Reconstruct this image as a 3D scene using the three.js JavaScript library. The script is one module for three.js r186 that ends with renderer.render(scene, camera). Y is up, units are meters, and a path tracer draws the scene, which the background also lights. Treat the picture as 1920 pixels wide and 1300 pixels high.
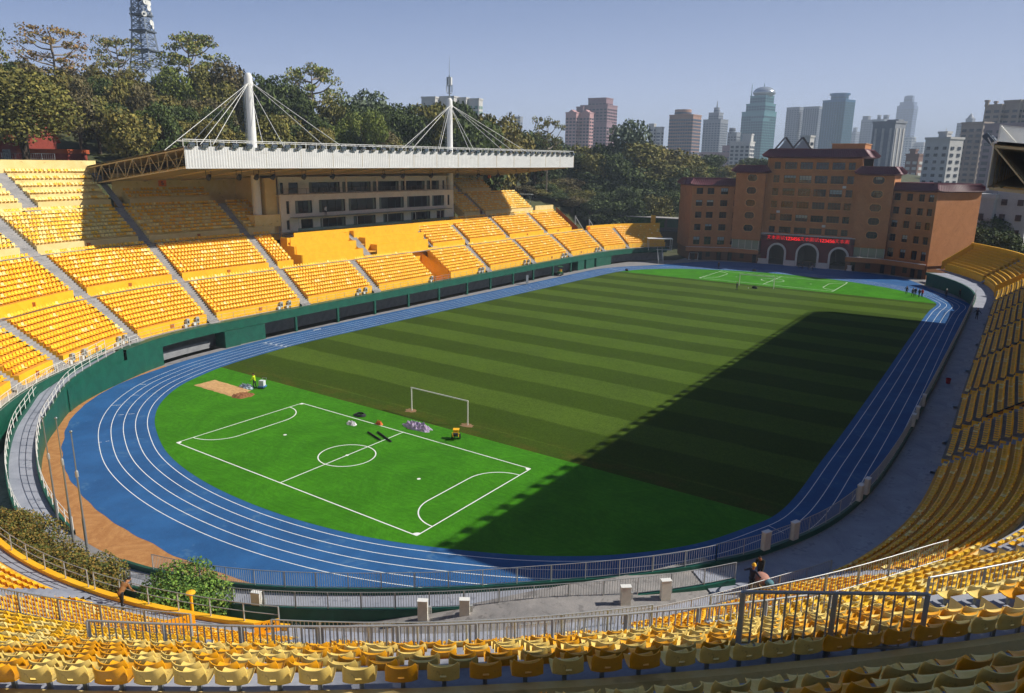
import * as THREE from 'three';
import { mergeGeometries } from 'three/addons/utils/BufferGeometryUtils.js';
import { MarchingCubes } from 'three/addons/objects/MarchingCubes.js';
import { ImprovedNoise } from 'three/addons/math/ImprovedNoise.js';

// ------------------------------------------------------------------ camera, sky, sun, exposure
const scene = new THREE.Scene();
const W = 1920, H = 1300, F = 1377.451;
const camera = new THREE.PerspectiveCamera(50.524, W / H, 0.1, 9000);
camera.position.set(46.397, 25.183, 107.243);
camera.rotation.order = 'YXZ';
camera.rotation.set(-0.243052, 0.604369, 0.013625);
camera.updateMatrixWorld(true);
const SUN = new THREE.Vector3(0.63, 0.64, -0.45).normalize();
const sun = new THREE.DirectionalLight(new THREE.Color(1, 0.95, 0.86), 5);
sun.position.copy(SUN).multiplyScalar(260); sun.castShadow = true;
sun.shadow.mapSize.set(4096, 4096); sun.shadow.radius = 1;
Object.assign(sun.shadow.camera, { left: -170, right: 170, top: 170, bottom: -170, near: 1, far: 700 });
scene.add(sun, sun.target);
{ // clear winter sky: blue overhead, hazy towards the horizon and towards the sun's side
  const w = 256, h = 128, d = new Float32Array(w * h * 4), dir = new THREE.Vector3();
  const zen = [0.02, 0.055, 0.145], mid = [0.04, 0.20, 0.64], hor = [0.70, 0.76, 0.88];
  for (let j = 0; j < h; j++) for (let i = 0; i < w; i++) {
    const ph = (i + 0.5) / w * 2 * Math.PI - Math.PI, th = (0.5 - (j + 0.5) / h) * Math.PI;
    dir.set(Math.cos(th) * Math.cos(ph), -Math.sin(th), Math.cos(th) * Math.sin(ph)); // row 0 is the bottom
    const e = Math.max(0, dir.y), c = dir.dot(SUN), az = (dir.x * SUN.x + dir.z * SUN.z) / (Math.hypot(dir.x, dir.z) * Math.hypot(SUN.x, SUN.z) + 1e-6);
    const k = Math.exp(-e / (0.085 + 0.055 * (az + 1))), k2 = Math.exp(-e / 0.21);
    const glow = 0.10 * Math.pow(Math.max(0, c), 6);
    for (let q = 0; q < 3; q++) d[(j * w + i) * 4 + q] = (zen[q] * (1 - k2) + mid[q] * k2) * (1 - k) + hor[q] * k + glow * [1, 0.95, 0.85][q];
    d[(j * w + i) * 4 + 3] = 1;
  }
  const t = new THREE.DataTexture(d, w, h, THREE.RGBAFormat, THREE.FloatType);
  t.mapping = THREE.EquirectangularReflectionMapping; t.magFilter = t.minFilter = THREE.LinearFilter; t.wrapS = THREE.RepeatWrapping; t.needsUpdate = true;
  scene.background = t; scene.environment = t; scene.environmentIntensity = 1;
}
scene.fog = new THREE.FogExp2(new THREE.Color(0.74, 0.86, 1.0), 0.00030);
const renderer = new THREE.WebGLRenderer({ antialias: true });
renderer.toneMapping = THREE.LinearToneMapping; renderer.toneMappingExposure = 1.22;
renderer.shadowMap.enabled = true;

// ------------------------------------------------------------------ helpers
let seed = 12345;
const rnd = () => { seed = (seed + 0x6D2B79F5) | 0; let t = Math.imul(seed ^ (seed >>> 15), 1 | seed); t = (t + Math.imul(t ^ (t >>> 7), 61 | t)) ^ t; return ((t ^ (t >>> 14)) >>> 0) / 4294967296; };
const rr = (a, b) => a + (b - a) * rnd();
const V = (x, y, z) => new THREE.Vector3(x, y, z);
const lerp = (a, b, t) => a + (b - a) * t, clamp = (x, a, b) => Math.min(b, Math.max(a, x));
const smooth = (a, b, x) => { const t = clamp((x - a) / (b - a), 0, 1); return t * t * (3 - 2 * t); };
const noise = new ImprovedNoise();
// a pixel of the photograph as a direction, and where it meets a level
const ray = (u, v) => V((u - W / 2) / F, -(v - H / 2) / F, -1).applyQuaternion(camera.quaternion);
const atY = (u, v, y = 0) => { const d = ray(u, v); return d.multiplyScalar((y - camera.position.y) / d.y).add(camera.position); };
const atD = (u, D) => { const d = ray(u, 309); const k = D / Math.hypot(d.x, d.z); return V(camera.position.x + d.x * k, 0, camera.position.z + d.z * k); };
const yAt = (p, u, v) => { const d = ray(u, v); const k = ((p.x - camera.position.x) * d.x + (p.z - camera.position.z) * d.z) / (d.x * d.x + d.z * d.z); return camera.position.y + k * d.y; };
const taken = {};
const numbered = n => { const k = taken[n] = (taken[n] ?? -1) + 1; return k ? `${n}_${String(k).padStart(3, '0')}` : n; };
function mark(o) { o.traverse(m => { if (m.isMesh) { m.castShadow = true; m.receiveShadow = true; } }); return o; }
function tag(o, label, category, group, kind) { o.userData.label = label; if (category) o.userData.category = category; if (group) o.userData.group = group; if (kind) o.userData.kind = kind; return o; }
function thing(name, label, category, p = [0, 0, 0], turn = 0, group) {
  const o = new THREE.Group(); o.name = numbered(name); o.position.set(...p); o.rotation.y = turn; scene.add(o); return tag(o, label, category, group);
}
function mesh(name, geo, mat, parent) { const m = new THREE.Mesh(geo, mat); m.castShadow = m.receiveShadow = true; m.name = parent ? name : numbered(name); (parent || scene).add(m); return m; }
function structure(name, geo, mat, label) { const m = mesh(name, geo, mat); m.userData.kind = 'structure'; if (label) m.userData.label = label; return m; }
function copyOf(o, p, turn, label, group) { const c = o.clone(); c.name = numbered(o.name.replace(/_\d+$/, '')); if (p) c.position.set(...p); if (turn !== undefined) c.rotation.y = turn; c.userData = { ...o.userData }; if (label) c.userData.label = label; if (group) c.userData.group = group; scene.add(c); return c; }
const merge = gs => mergeGeometries(gs.map(g => { g = g.index ? g.toNonIndexed() : g; for (const k of Object.keys(g.attributes)) if (!['position', 'normal', 'uv'].includes(k)) g.deleteAttribute(k); return g; }), false);
function box(x0, x1, y0, y1, z0, z1) { const g = new THREE.BoxGeometry(x1 - x0, y1 - y0, z1 - z0); g.translate((x0 + x1) / 2, (y0 + y1) / 2, (z0 + z1) / 2); return boxUV(g); }
function boxUV(g) { // uv in metres
  const p = g.attributes.position, n = g.attributes.normal, u = g.attributes.uv;
  for (let i = 0; i < p.count; i++) { const a = Math.abs(n.getX(i)), b = Math.abs(n.getY(i)), c = Math.abs(n.getZ(i));
    if (b >= a && b >= c) u.setXY(i, p.getX(i), p.getZ(i)); else if (a >= c) u.setXY(i, p.getZ(i), p.getY(i)); else u.setXY(i, p.getX(i), p.getY(i)); }
  return g;
}
const X0 = V(1, 0, 0), Y0 = V(0, 1, 0), Z0 = V(0, 0, 1);
function bar(a, b, w, h = w, round = 0) { // beam from a to b
  const d = b.clone().sub(a), L = d.length(); d.normalize();
  const g = round ? new THREE.CylinderGeometry(w / 2, h / 2, L, round) : new THREE.BoxGeometry(w, L, h);
  const q = new THREE.Quaternion();
  if (Math.abs(d.y) > 0.999) q.setFromUnitVectors(Y0, d);
  else { const side = V(0, 1, 0).cross(d).normalize(), up = d.clone().cross(side); q.setFromRotationMatrix(new THREE.Matrix4().makeBasis(side, d, up.negate())); }
  g.applyQuaternion(q); g.translate((a.x + b.x) / 2, (a.y + b.y) / 2, (a.z + b.z) / 2); return g;
}
function quads(list) { // [[a,b,c,d]] corner vectors -> flat shaded geometry, uv in metres
  const P = [], N = [], U = [], e1 = V(), e2 = V(), n = V();
  for (const [a, b, c, d] of list) {
    n.copy(e1.copy(c).sub(a).cross(e2.copy(d).sub(b))).normalize();
    const lu = (a.distanceTo(b) + c.distanceTo(d)) / 2, lv = (b.distanceTo(c) + a.distanceTo(d)) / 2;
    for (const [q, u, v] of [[a, 0, 0], [b, lu, 0], [c, lu, lv], [a, 0, 0], [c, lu, lv], [d, 0, lv]]) { P.push(q.x, q.y, q.z); N.push(n.x, n.y, n.z); U.push(u + a.x + a.z * 0.37, v + a.y); }
  }
  const g = new THREE.BufferGeometry(); g.setAttribute('position', new THREE.Float32BufferAttribute(P, 3)); g.setAttribute('normal', new THREE.Float32BufferAttribute(N, 3)); g.setAttribute('uv', new THREE.Float32BufferAttribute(U, 2)); return g;
}
function flat(poly, y, holes = []) { // polygon [[x,z]..] as a horizontal sheet, uv in metres
  const s = new THREE.Shape(poly.map(([x, z]) => new THREE.Vector2(x, -z))); for (const h of holes) s.holes.push(new THREE.Path(h.map(([x, z]) => new THREE.Vector2(x, -z))));
  const g = new THREE.ShapeGeometry(s); g.rotateX(-Math.PI / 2); g.translate(0, y, 0); return g;
}
function lathe(pts, seg = 12) { return new THREE.LatheGeometry(pts.map(p => new THREE.Vector2(...p)), seg); }

// ------------------------------------------------------------------ textures and materials
function tex(n, fn, size, srgb = true, m = n) { // tileable maps, size in metres
  const d = new Uint8Array(n * m * 4);
  for (let j = 0; j < m; j++) for (let i = 0; i < n; i++) { const c = fn(i / n, j / m); for (let k = 0; k < 3; k++) d[(j * n + i) * 4 + k] = clamp(Math.round(255 * (Array.isArray(c) ? c[k] : c)), 0, 255); d[(j * n + i) * 4 + 3] = 255; }
  const t = new THREE.DataTexture(d, n, m); t.wrapS = t.wrapT = THREE.RepeatWrapping; t.magFilter = THREE.LinearFilter; t.minFilter = THREE.LinearMipmapLinearFilter; t.generateMipmaps = true; t.anisotropy = 8;
  if (srgb) t.colorSpace = THREE.SRGBColorSpace; if (size) t.repeat.set(1 / size, 1 / (Array.isArray(size) ? size[1] : size)); t.needsUpdate = true; return t;
}
function tn(u, v, f, s = 0) { // tileable noise on a torus, about -1..1
  const a = u * 2 * Math.PI, b = v * 2 * Math.PI, r = f / (2 * Math.PI);
  return noise.noise(Math.cos(a) * r + s * 7.3, Math.sin(a) * r + Math.cos(b) * r * 0.9 + s, Math.sin(b) * r + s * 3.1) * 1.5;
}
const fbm = (u, v, f, s) => tn(u, v, f, s) * 0.5 + tn(u, v, f * 2.3, s + 1) * 0.3 + tn(u, v, f * 5.1, s + 2) * 0.2;
const hash = (i, j) => { const s = Math.sin(i * 127.1 + j * 311.7) * 43758.5453; return s - Math.floor(s); };
const hex = s => { const c = parseInt(s.slice(1), 16); return [(c >> 16 & 255) / 255, (c >> 8 & 255) / 255, (c & 255) / 255]; };
// two tones blended by noise plus grain plus a third tone in stains
function surface(size, c1, c2, { n = 256, f = 5, grain = 0.05, stain = null, at = 0.45, s = 1 } = {}) {
  const a = hex(c1), b = hex(c2), st = stain && hex(stain);
  return tex(n, (u, v) => { const k = clamp(0.5 + fbm(u, v, f, s) * 0.9, 0, 1), g = (hash(u * n | 0, v * n | 0) - 0.5) * grain, m = st ? smooth(at, at + 0.25, fbm(u, v, f * 1.7, s + 5)) * 0.7 : 0;
    return [0, 1, 2].map(q => lerp(lerp(a[q], b[q], k), st ? st[q] : 0, m) + g); }, size);
}
const grainBump = (() => { let t; return size => { t ??= tex(256, (u, v) => 0.5 + fbm(u, v, 14, 9) * 0.3 + (hash(u * 256 | 0, v * 256 | 0) - 0.5) * 0.35, 1, false); const c = t.clone(); c.repeat.set(1 / size, 1 / size); c.needsUpdate = true; return c; }; })();
const std = o => new THREE.MeshStandardMaterial({ roughness: 0.8, metalness: 0, side: THREE.DoubleSide, ...o });
// turf and rubber scatter light within their pile, with little surface gloss
const matte = o => new THREE.MeshPhysicalMaterial({ roughness: 1, metalness: 0, specularIntensity: 0.25, side: THREE.DoubleSide, ...o });
const plain = (c, o = {}) => std({ color: new THREE.Color(c), ...o });
const M = {
  yellow: std({ map: surface(5, '#f0b010', '#f6bc20', { stain: '#d69a20', at: 0.42, grain: 0.03 }), roughness: 0.6 }),
  orangeTread: std({ map: surface(3, '#e0a534', '#d89a30', { stain: '#c08c4a', at: 0.3, grain: 0.05, s: 3 }), roughness: 0.75 }),
  cream: std({ map: surface(5, '#e6cf92', '#dfc47e', { stain: '#b59c60', at: 0.4, grain: 0.03, s: 4 }), roughness: 0.7 }),
  concrete: std({ map: surface(6, '#a3a09e', '#8d8c8d', { stain: '#7b7876', at: 0.3, grain: 0.07, s: 2 }), bumpMap: grainBump(0.8), bumpScale: 0.004, roughness: 0.9 }),
  greyPaint: std({ map: surface(7, '#9ea1ab', '#8c909b', { stain: '#777b86', at: 0.25, grain: 0.05, s: 7 }), roughness: 0.8 }),
  darkTread: std({ map: surface(4, '#8b8378', '#766f66', { stain: '#5e5a55', at: 0.25, grain: 0.06, s: 8 }), roughness: 0.85 }),
  green: std({ map: surface(4, '#0f5844', '#0b4a3a', { stain: '#1c5a48', at: 0.3, grain: 0.03, s: 6 }), roughness: 0.5 }),
  greyWall: std({ map: surface(5, '#8d8f92', '#7c7e82', { grain: 0.05, s: 12 }) }),
  white: plain('#dddcd6', { roughness: 0.5 }),
  rail: plain('#a9abab', { roughness: 0.42, metalness: 0.35 }),
  steel: plain('#8f9699', { roughness: 0.4, metalness: 0.6 }),
  dark: plain('#22262a', { roughness: 0.7 }),
  black: plain('#131416', { roughness: 0.6 }),
  glass: std({ color: new THREE.Color('#15191d'), roughness: 0.08, metalness: 0.1 }),
  line: plain('#e9ebe6', { roughness: 0.7 }),
};

// ------------------------------------------------------------------ plan curves (far left -> near end -> far right)
function planCurve(pts, step = 0.5) {
  const c = new THREE.CatmullRomCurve3(pts.map(([x, z]) => V(x, 0, z)), false, 'centripetal');
  const L = c.getLength(), n = Math.ceil(L / step), P = c.getSpacedPoints(n);
  const o = { L, P };
  o.at = s => { const k = clamp(s / L * n, 0, n - 1e-6), i = Math.floor(k), f = k - i, a = P[i], b = P[i + 1]; const i0 = Math.max(0, i - 1), i1 = Math.min(n, i + 2);
    let tx = lerp(b.x - P[i0].x, P[i1].x - a.x, f), tz = lerp(b.z - P[i0].z, P[i1].z - a.z, f); const l = Math.hypot(tx, tz); tx /= l; tz /= l;
    return { x: lerp(a.x, b.x, f), z: lerp(a.z, b.z, f), nx: -tz, nz: tx }; };
  o.off = (s, d, y = 0) => { const q = o.at(s); return V(q.x + q.nx * d, y, q.z + q.nz * d); };
  o.near = (x, z) => { let b = 0, m = 1e9; P.forEach((p, i) => { const e = (p.x - x) ** 2 + (p.z - z) ** 2; if (e < m) { m = e; b = i; } }); return b / n * L; };
  return o;
}
// sweep a profile [[offset, height]...] along a curve; the profile may depend on s
function sweep(c, s0, s1, prof, step = 1.2) {
  const n = Math.max(1, Math.round((s1 - s0) / step)), rows = [];
  for (let i = 0; i <= n; i++) { const s = lerp(s0, s1, i / n), p = typeof prof === 'function' ? prof(s) : prof, q = c.at(s); rows.push(p.map(([d, y]) => V(q.x + q.nx * d, y, q.z + q.nz * d))); }
  const P = [], N = [], U = [], a1 = V(), a2 = V(), nn = V();
  for (let i = 0; i < n; i++) { let v = 0; const u0 = lerp(s0, s1, i / n), u1 = lerp(s0, s1, (i + 1) / n);
    for (let j = 0; j + 1 < rows[i].length; j++) {
      const a = rows[i][j], b = rows[i + 1][j], cc = rows[i + 1][j + 1], d = rows[i][j + 1], dv = a.distanceTo(d);
      if (dv > 1e-5) { nn.copy(a1.copy(cc).sub(a).cross(a2.copy(d).sub(b))).normalize();
        for (const [q, u, w] of [[a, u0, v], [b, u1, v], [cc, u1, v + dv], [a, u0, v], [cc, u1, v + dv], [d, u0, v + dv]]) { P.push(q.x, q.y, q.z); N.push(nn.x, nn.y, nn.z); U.push(u, w); } }
      v += dv;
    } }
  const g = new THREE.BufferGeometry(); g.setAttribute('position', new THREE.Float32BufferAttribute(P, 3)); g.setAttribute('normal', new THREE.Float32BufferAttribute(N, 3)); g.setAttribute('uv', new THREE.Float32BufferAttribute(U, 2)); return g;
}
// inner edge of the running track
const nearHalf = [[6.3, 76.0], [12.6, 74.7], [18, 72.6], [22.8, 70.1], [27, 66.9], [30.8, 62.4], [33, 57.8], [34.2, 54.2]];
const innerPts = [];
for (const [x, z] of [...nearHalf].map(([x, z]) => [-x, -z - 1])) innerPts.push([x, z]);
for (const q of [[-34.7, -40], [-35.4, 0], [-36, 26], [-35.9, 43]]) innerPts.push(q);
for (const [x, z] of [...nearHalf].reverse()) innerPts.push([-x, z]);
innerPts.push([0, 76.4]);
for (const q of nearHalf) innerPts.push(q);
for (const q of [[34.5, 40], [34.4, 12], [34.1, -16], [33.9, -45]]) innerPts.push(q);
for (const [x, z] of [...nearHalf].reverse()) innerPts.push([x, -z - 1]);
innerPts.push([0, -77.4]);
const loop = new THREE.CatmullRomCurve3(innerPts.map(([x, z]) => V(x, 0, z)), true, 'centripetal');
const inner = (() => { // closed version of planCurve
  const L = loop.getLength(), n = 800, P = loop.getSpacedPoints(n).slice(0, n);
  const o = { L, P }; o.at = s => { let k = ((s / L * n) % n + n) % n; const i = Math.floor(k), f = k - i, g = j => P[(j % n + n) % n], a = g(i), b = g(i + 1); let tx = lerp(b.x - g(i - 1).x, g(i + 2).x - a.x, f), tz = lerp(b.z - g(i - 1).z, g(i + 2).z - a.z, f); const l = Math.hypot(tx, tz);
    return { x: lerp(a.x, b.x, f), z: lerp(a.z, b.z, f), nx: -tz / l, nz: tx / l }; };
  o.off = (s, d, y = 0) => { const q = o.at(s); return V(q.x + q.nx * d, y, q.z + q.nz * d); }; o.near = (x, z) => { let b = 0, m = 1e9; P.forEach((p, i) => { const e = (p.x - x) ** 2 + (p.z - z) ** 2; if (e < m) { m = e; b = i; } }); return b / n * L; }; return o; })();
// front edge of the stands
const S = planCurve([[-33.5, -88], [-37, -83.5], [-40.4, -77.5], [-42.6, -69], [-43.3, -60], [-43.3, -30], [-43.3, 0], [-43.3, 30], [-43.2, 48], [-42.6, 54.5], [-40.4, 62.3], [-34.6, 72.8], [-30.5, 78], [-24, 83.6], [-17, 87.4], [-9, 90.6], [0, 92], [9, 91.2], [17, 88.6], [24.5, 84.4], [29, 80.6], [33.8, 75], [37.3, 69.4], [39.6, 65.2], [41.8, 57], [42.6, 46], [42.6, 25], [42.6, 0], [42.6, -30], [42.5, -52], [41, -64], [37.6, -75], [33, -84], [30, -89]]);
const sL = z => S.near(-43.3, z), sR = z => S.near(42.6, z);
const sAz = a => S.near(51.5 * Math.sin(a * Math.PI / 180), 39 + 51.5 * Math.cos(a * Math.PI / 180));
// wall between track and concourse / ramps
const Wl = planCurve([[-32, -86], [-36.5, -81.5], [-40, -75], [-42, -66], [-42.8, -55], [-43, -20], [-43, 10], [-43, 30], [-42.6, 42], [-42.2, 51], [-40.9, 58], [-38.3, 64], [-32.6, 73], [-27.4, 77.2], [-23.2, 80.1], [-15.1, 83.9], [-7.5, 86], [0, 86.6], [7, 85.8], [13.2, 83.9], [21.6, 79.5], [26.5, 76.1], [31.4, 72.3], [34.9, 68.6], [36.9, 65], [38.6, 60.5], [39.8, 54], [40.4, 44], [40.6, 25], [40.7, 0], [40.7, -30], [40.4, -50], [39.2, -59], [36.5, -68], [32.5, -76], [29, -81]]);
const wAz = a => { const x = 47 * Math.sin(a * Math.PI / 180), z = 39 + 47 * Math.cos(a * Math.PI / 180); return Wl.near(x, z); };
const nearW = s => smooth(sAz(-25), sAz(5), s) * (1 - smooth(sAz(58), sR(30), s));
const y0At = s => lerp(3.5, 2.95, smooth(sAz(-35), sAz(5), s));
const dScale = s => 1 + 0.1 * nearW(s);

// level of the walkway below tier k, and height of the wall in front of its first row
const tierY = (s, k) => y0At(s) + lerp(4.9 * k, [0, 4.0, 9.45, 15.2, 20.1, 24.9][k], nearW(s));
const wallH = (s, k) => lerp(1.2, [0.3, 1.75, 2.05, 1.2, 1.2][k], nearW(s));

// ------------------------------------------------------------------ ground, hill, track and turf
structure('ground', flat([[-6000, -6000], [6000, -6000], [6000, 1500], [-6000, 1500]], -1.2), std({ map: surface(40, '#57604a', '#6b6a60', { grain: 0.05 }), roughness: 1 }), 'city ground beyond the stadium');
function hillH(x, z) {
  const west = smooth(66, 84, -x) * (22.5 - 9 * smooth(-20, -110, z)) + smooth(84, 175, -x) * (19 - 12 * smooth(-40, -230, z));
  const north = smooth(-112, -150, z) * smooth(30, -20, x) * (13 + 9 * smooth(-150, -260, z));
  const inside = x > -68 && z > -104 ? 0 : 1;
  return Math.max(west, north) * inside + (inside ? noise.noise(x * 0.03, 3, z * 0.03) * 1.6 : 0) - (inside ? 0 : 0.8) + 0;
}
{
  const x0 = -430, x1 = 70, z0 = -430, z1 = 210, n = 100, m = 128, g = new THREE.PlaneGeometry(1, 1, n, m), p = g.attributes.position, u = g.attributes.uv;
  for (let i = 0; i < p.count; i++) { const x = lerp(x0, x1, p.getX(i) + 0.5), z = lerp(z1, z0, p.getY(i) + 0.5); p.setXYZ(i, x, hillH(x, z), z); u.setXY(i, x, z); }
  g.computeVertexNormals();
  structure('hillside', g, std({ map: surface(14, '#4b4a2c', '#38401f', { stain: '#5f4f33', grain: 0.08 }), roughness: 1 }), 'wooded hillside rising behind the covered stand');
}
const polyOf = (c, d, n = 500) => Array.from({ length: n }, (_, i) => { const q = c.off(i / n * c.L, d); return [q.x, q.z]; });
const wallPoly = Array.from({ length: 400 }, (_, i) => { const q = Wl.off(i / 399 * Wl.L, 0.3); return [q.x, q.z]; });
wallPoly.push([29, -102], [-32, -102]);
const soil = std({ map: surface(6, '#a26d3b', '#b8854f', { stain: '#96693f', at: 0.4, grain: 0.14, f: 11, s: 21, n: 512 }), bumpMap: grainBump(0.6), bumpScale: 0.012, roughness: 1 });
const apron = structure('apron', flat(wallPoly, -0.012), std({ map: surface(6, '#8f8b88', '#7d7c7e', { stain: '#6b6a6c', at: 0.25, grain: 0.08, s: 31 }), roughness: 0.95 }), 'grey apron around the running track');
{ // dry soil strip outside the near bend of the track
  const s0 = inner.near(-38, 58), s1 = inner.near(19, 73);
  const dw = s => 7.2 + 3.0 * smooth(s0, s0 + 26, s) * (1 - smooth(s1 - 22, s1, s));
  structure('soil_strip', sweep(inner, s0, s1, s => [[4, -0.006], [dw(s) + noise.noise(s * 0.35, 1, 2) * 0.12, -0.006]], 0.5), soil, 'dry brown soil strip along the outside of the track bend');
}
const trackTex = surface(14, '#2b5f94', '#235283', { n: 512, f: 6, stain: '#4a6f94', at: 0.36, grain: 0.05, s: 11 });
const trackMat = matte({ map: trackTex, bumpMap: grainBump(0.5), bumpScale: 0.004, roughness: 0.8, specularIntensity: 0.5 });
{
  const sA = inner.near(-37, 57), sB = inner.near(23, 70.1), L = inner.L;
  const far1 = inner.near(-30.8, -63.4), far2 = inner.near(30.8, -63.4);
  const wOut = s => { // width of the blue surface
    const near = 1.55 * smooth(sA - 8, sA + 16, s) * (1 - smooth(sB - 14, sB, s)), q = inner.at(s);
    return 6.15 + near + (q.z > 54 ? noise.noise(s * 0.45, 5, 1) * 0.22 * smooth(sA, sA + 12, s) * (1 - smooth(sB - 20, sB - 8, s)) : 0) + 12 * smooth(-62, -75, q.z) * (1 - smooth(14, 33, Math.abs(q.x))) - (q.x > 30 && q.z < 45 ? 0.05 : 0); };
  const g = sweep(inner, 0, L, s => [[-0.06, 0], [wOut(s), 0]], 0.55);
  const track = structure('running_track', g, trackMat, 'blue running track around the pitch');
  for (const d of [0.65, 1.7, 2.75, 3.8, 4.85]) mesh('lane_line', sweep(inner, 0, L, [[d - 0.03, 0.005], [d + 0.03, 0.005]], 0.8), M.line, track);
  // start and relay marks across single lanes
  const cross = (x, z, a, b, w = 0.05) => { const s = inner.near(x, z); return sweep(inner, s, s + w, [[a, 0.009], [b, 0.009]], 1); };
  const marks = [];
  for (const [x, z, a, b] of [[-35.9, 42.4, 0.1, 4.85], [-35.9, 43.6, 0.1, 4.85], [-31, 62.4, 4.1, 4.8], [-29, 65, 3.1, 3.7], [-26.8, 67, 3.9, 4.8], [-24.6, 69, 2.0, 2.6], [-24.6, 69, 3.0, 3.5], [-18.5, 72.3, 4.0, 4.3], [-18.5, 72.3, 4.6, 4.85], [33.4, 56.5, 0.65, 2.0], [34.2, -43, 0.65, 1.7], [34.1, -50, 0.1, 2.75], [-33.9, -57, 0.1, 4.85], [-34, -52, 0.1, 4.85]]) marks.push(cross(x, z, a, b));
  for (const z of [42.8, 43.2]) for (let k = 0; k < 5; k++) { const s = inner.near(-35.9, z), d = [0.15, 0.95, 2.0, 3.05, 4.1][k]; marks.push(sweep(inner, s - 0.05, s + 0.3, [[d + 0.15, 0.009], [d + 0.55, 0.009]], 1)); }
  marks.push(sweep(inner, inner.near(-36, 34), inner.near(-36, 32.6), [[5.2, 0.009], [5.4, 0.009]], 2));
  const sD = inner.near(20, 71.6), sE = inner.near(29, 64); // dashed outer lane line on the bend
  for (let s = sD; s < sE; s += 0.55) marks.push(sweep(inner, s, s + 0.33, [[5.95, 0.009], [6.02, 0.009]], 1));
  mesh('track_marks', merge(marks), M.line, track).userData.kind = 'stuff';
}
{ // natural grass with mowing stripes, and artificial turf in both bends
  const zN = 55, zF = -55.4, half = sgn => inner.P.filter(p => sgn > 0 ? p.z > zN : p.z < zF);
  const mid = [];
  const P = inner.P, between = (a, b) => P.filter(p => p.z <= zN && p.z >= zF && (a > 0 ? p.x > 0 : p.x < 0)).map(p => [p.x, p.z]).sort((q, r) => a > 0 ? r[1] - q[1] : q[1] - r[1]);
  const left = between(-1), right = between(1);
  const lx = left[left.length - 1][0], rx = right[0][0];
  const poly = [...left, [lx, zN], [rx, zN], ...right, [right[right.length - 1][0], zF], [left[0][0], zF]];
  const g = flat(poly, 0.006), uv = g.attributes.uv; for (let i = 0; i < uv.count; i++) { const p = g.attributes.position; uv.setXY(i, (p.getX(i) + 38) / 76, (p.getZ(i) + 58) / 116); }
  const dk = hex('#344804'), lt = hex('#455b15'), br = hex('#4e4a14'), n = 1024;
  const t = tex(n, (u, v) => {
    const x = u * 76 - 38, z = v * 116 - 58, wob = noise.noise(x * 0.09, z * 0.05, 4) * 0.5 + noise.noise(x * 0.4, z * 0.3, 4) * 0.12;
    const ph = (z - 52.5 + wob) / 5.28, i = Math.floor(ph), f = ph - i; let k = (i & 1) ? 0 : 1;
    const soft = 0.035; if (f < soft) k = lerp(1 - k, k, 0.5 + f / soft / 2); else if (f > 1 - soft) k = lerp(1 - k, k, 0.5 + (1 - f) / soft / 2);
    if (z > 52.6) k = 0.12;
    const a = noise.noise(x * 0.14, z * 0.14, 1) * 0.5 + noise.noise(x * 0.45, z * 0.9, 2) * 0.3 + noise.noise(x * 1.7, z * 3.1, 3) * 0.35, gr = (hash(u * n | 0, v * n | 0) - 0.5) * 0.075;
    const edge = smooth(50.4, 54.6, z) * smooth(-0.1, 0.6, noise.noise(x * 0.3, z * 0.55, 8) + noise.noise(x * 1.1, z * 1.9, 6) * 0.6 + 0.12), bare = smooth(0.42, 0.75, noise.noise(x * 0.13, z * 0.4, 12) + 0.3 * noise.noise(x * 0.9, z * 0.9, 2)) * smooth(8, 26, x) * 0.5;
    const shade = 1 + a * 0.13; return [0, 1, 2].map(q => lerp(lerp(dk[q], lt[q], k) * shade, br[q], Math.max(edge * 0.6, bare)) + gr);
  }, 0);
  structure('grass_pitch', g, matte({ map: t, bumpMap: grainBump(0.35), bumpScale: 0.02, roughness: 1 }), 'natural grass pitch mown in light and dark stripes');
  const turfTex = (() => { const a = hex('#2e6808'), b = hex('#448a14'), n = 512; return tex(n, (u, v) => { const k = clamp(0.5 + 0.3 * tn(u, v, 5, 3) + 0.3 * noise.noise(v * 48 + Math.sin(u * 6.283) * 0.5, Math.sin(u * 6.283) * 2, 7) + 0.16 * tn(u, v, 30, 6) + 0.16 * tn(u, v, 70, 8), 0, 1), g = (hash(u * n | 0, v * n | 0) - 0.5) * 0.07; return [0, 1, 2].map(q => lerp(a[q], b[q], k) + g); }, 12); })();
  const turfMat = matte({ map: turfTex, bumpMap: grainBump(0.3), bumpScale: 0.015, roughness: 0.95 });
  for (const sg of [1, -1]) {
    const h = half(sg).map(p => [p.x, p.z]).sort((a, b) => a[0] - b[0]); const zz = sg > 0 ? zN : zF;
    const x0 = sg > 0 ? lx : left[0][0], x1 = sg > 0 ? rx : right[right.length - 1][0];
    const turf = structure('artificial_turf', flat([[x0, zz], ...h, [x1, zz]], 0.006), turfMat, sg > 0 ? 'bright green artificial turf inside the near bend' : 'bright green artificial turf before the orange building');
    const z1 = sg > 0 ? 58.3 : -58.0, z2 = sg > 0 ? 72.7 : -73.0, hw = 14.7, w = 0.05, y = 0.012, zc = (z1 + z2) / 2, lines = [];
    const strip = (pts) => { const q = []; for (let i = 0; i + 1 < pts.length; i++) { const [ax, az] = pts[i], [bx, bz] = pts[i + 1], l = Math.hypot(bx - ax, bz - az) || 1, nx = -(bz - az) / l * w, nz = (bx - ax) / l * w; q.push([V(ax - nx, y, az - nz), V(bx - nx, y, bz - nz), V(bx + nx, y, bz + nz), V(ax + nx, y, az + nz)]); } return quads(q); };
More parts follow.
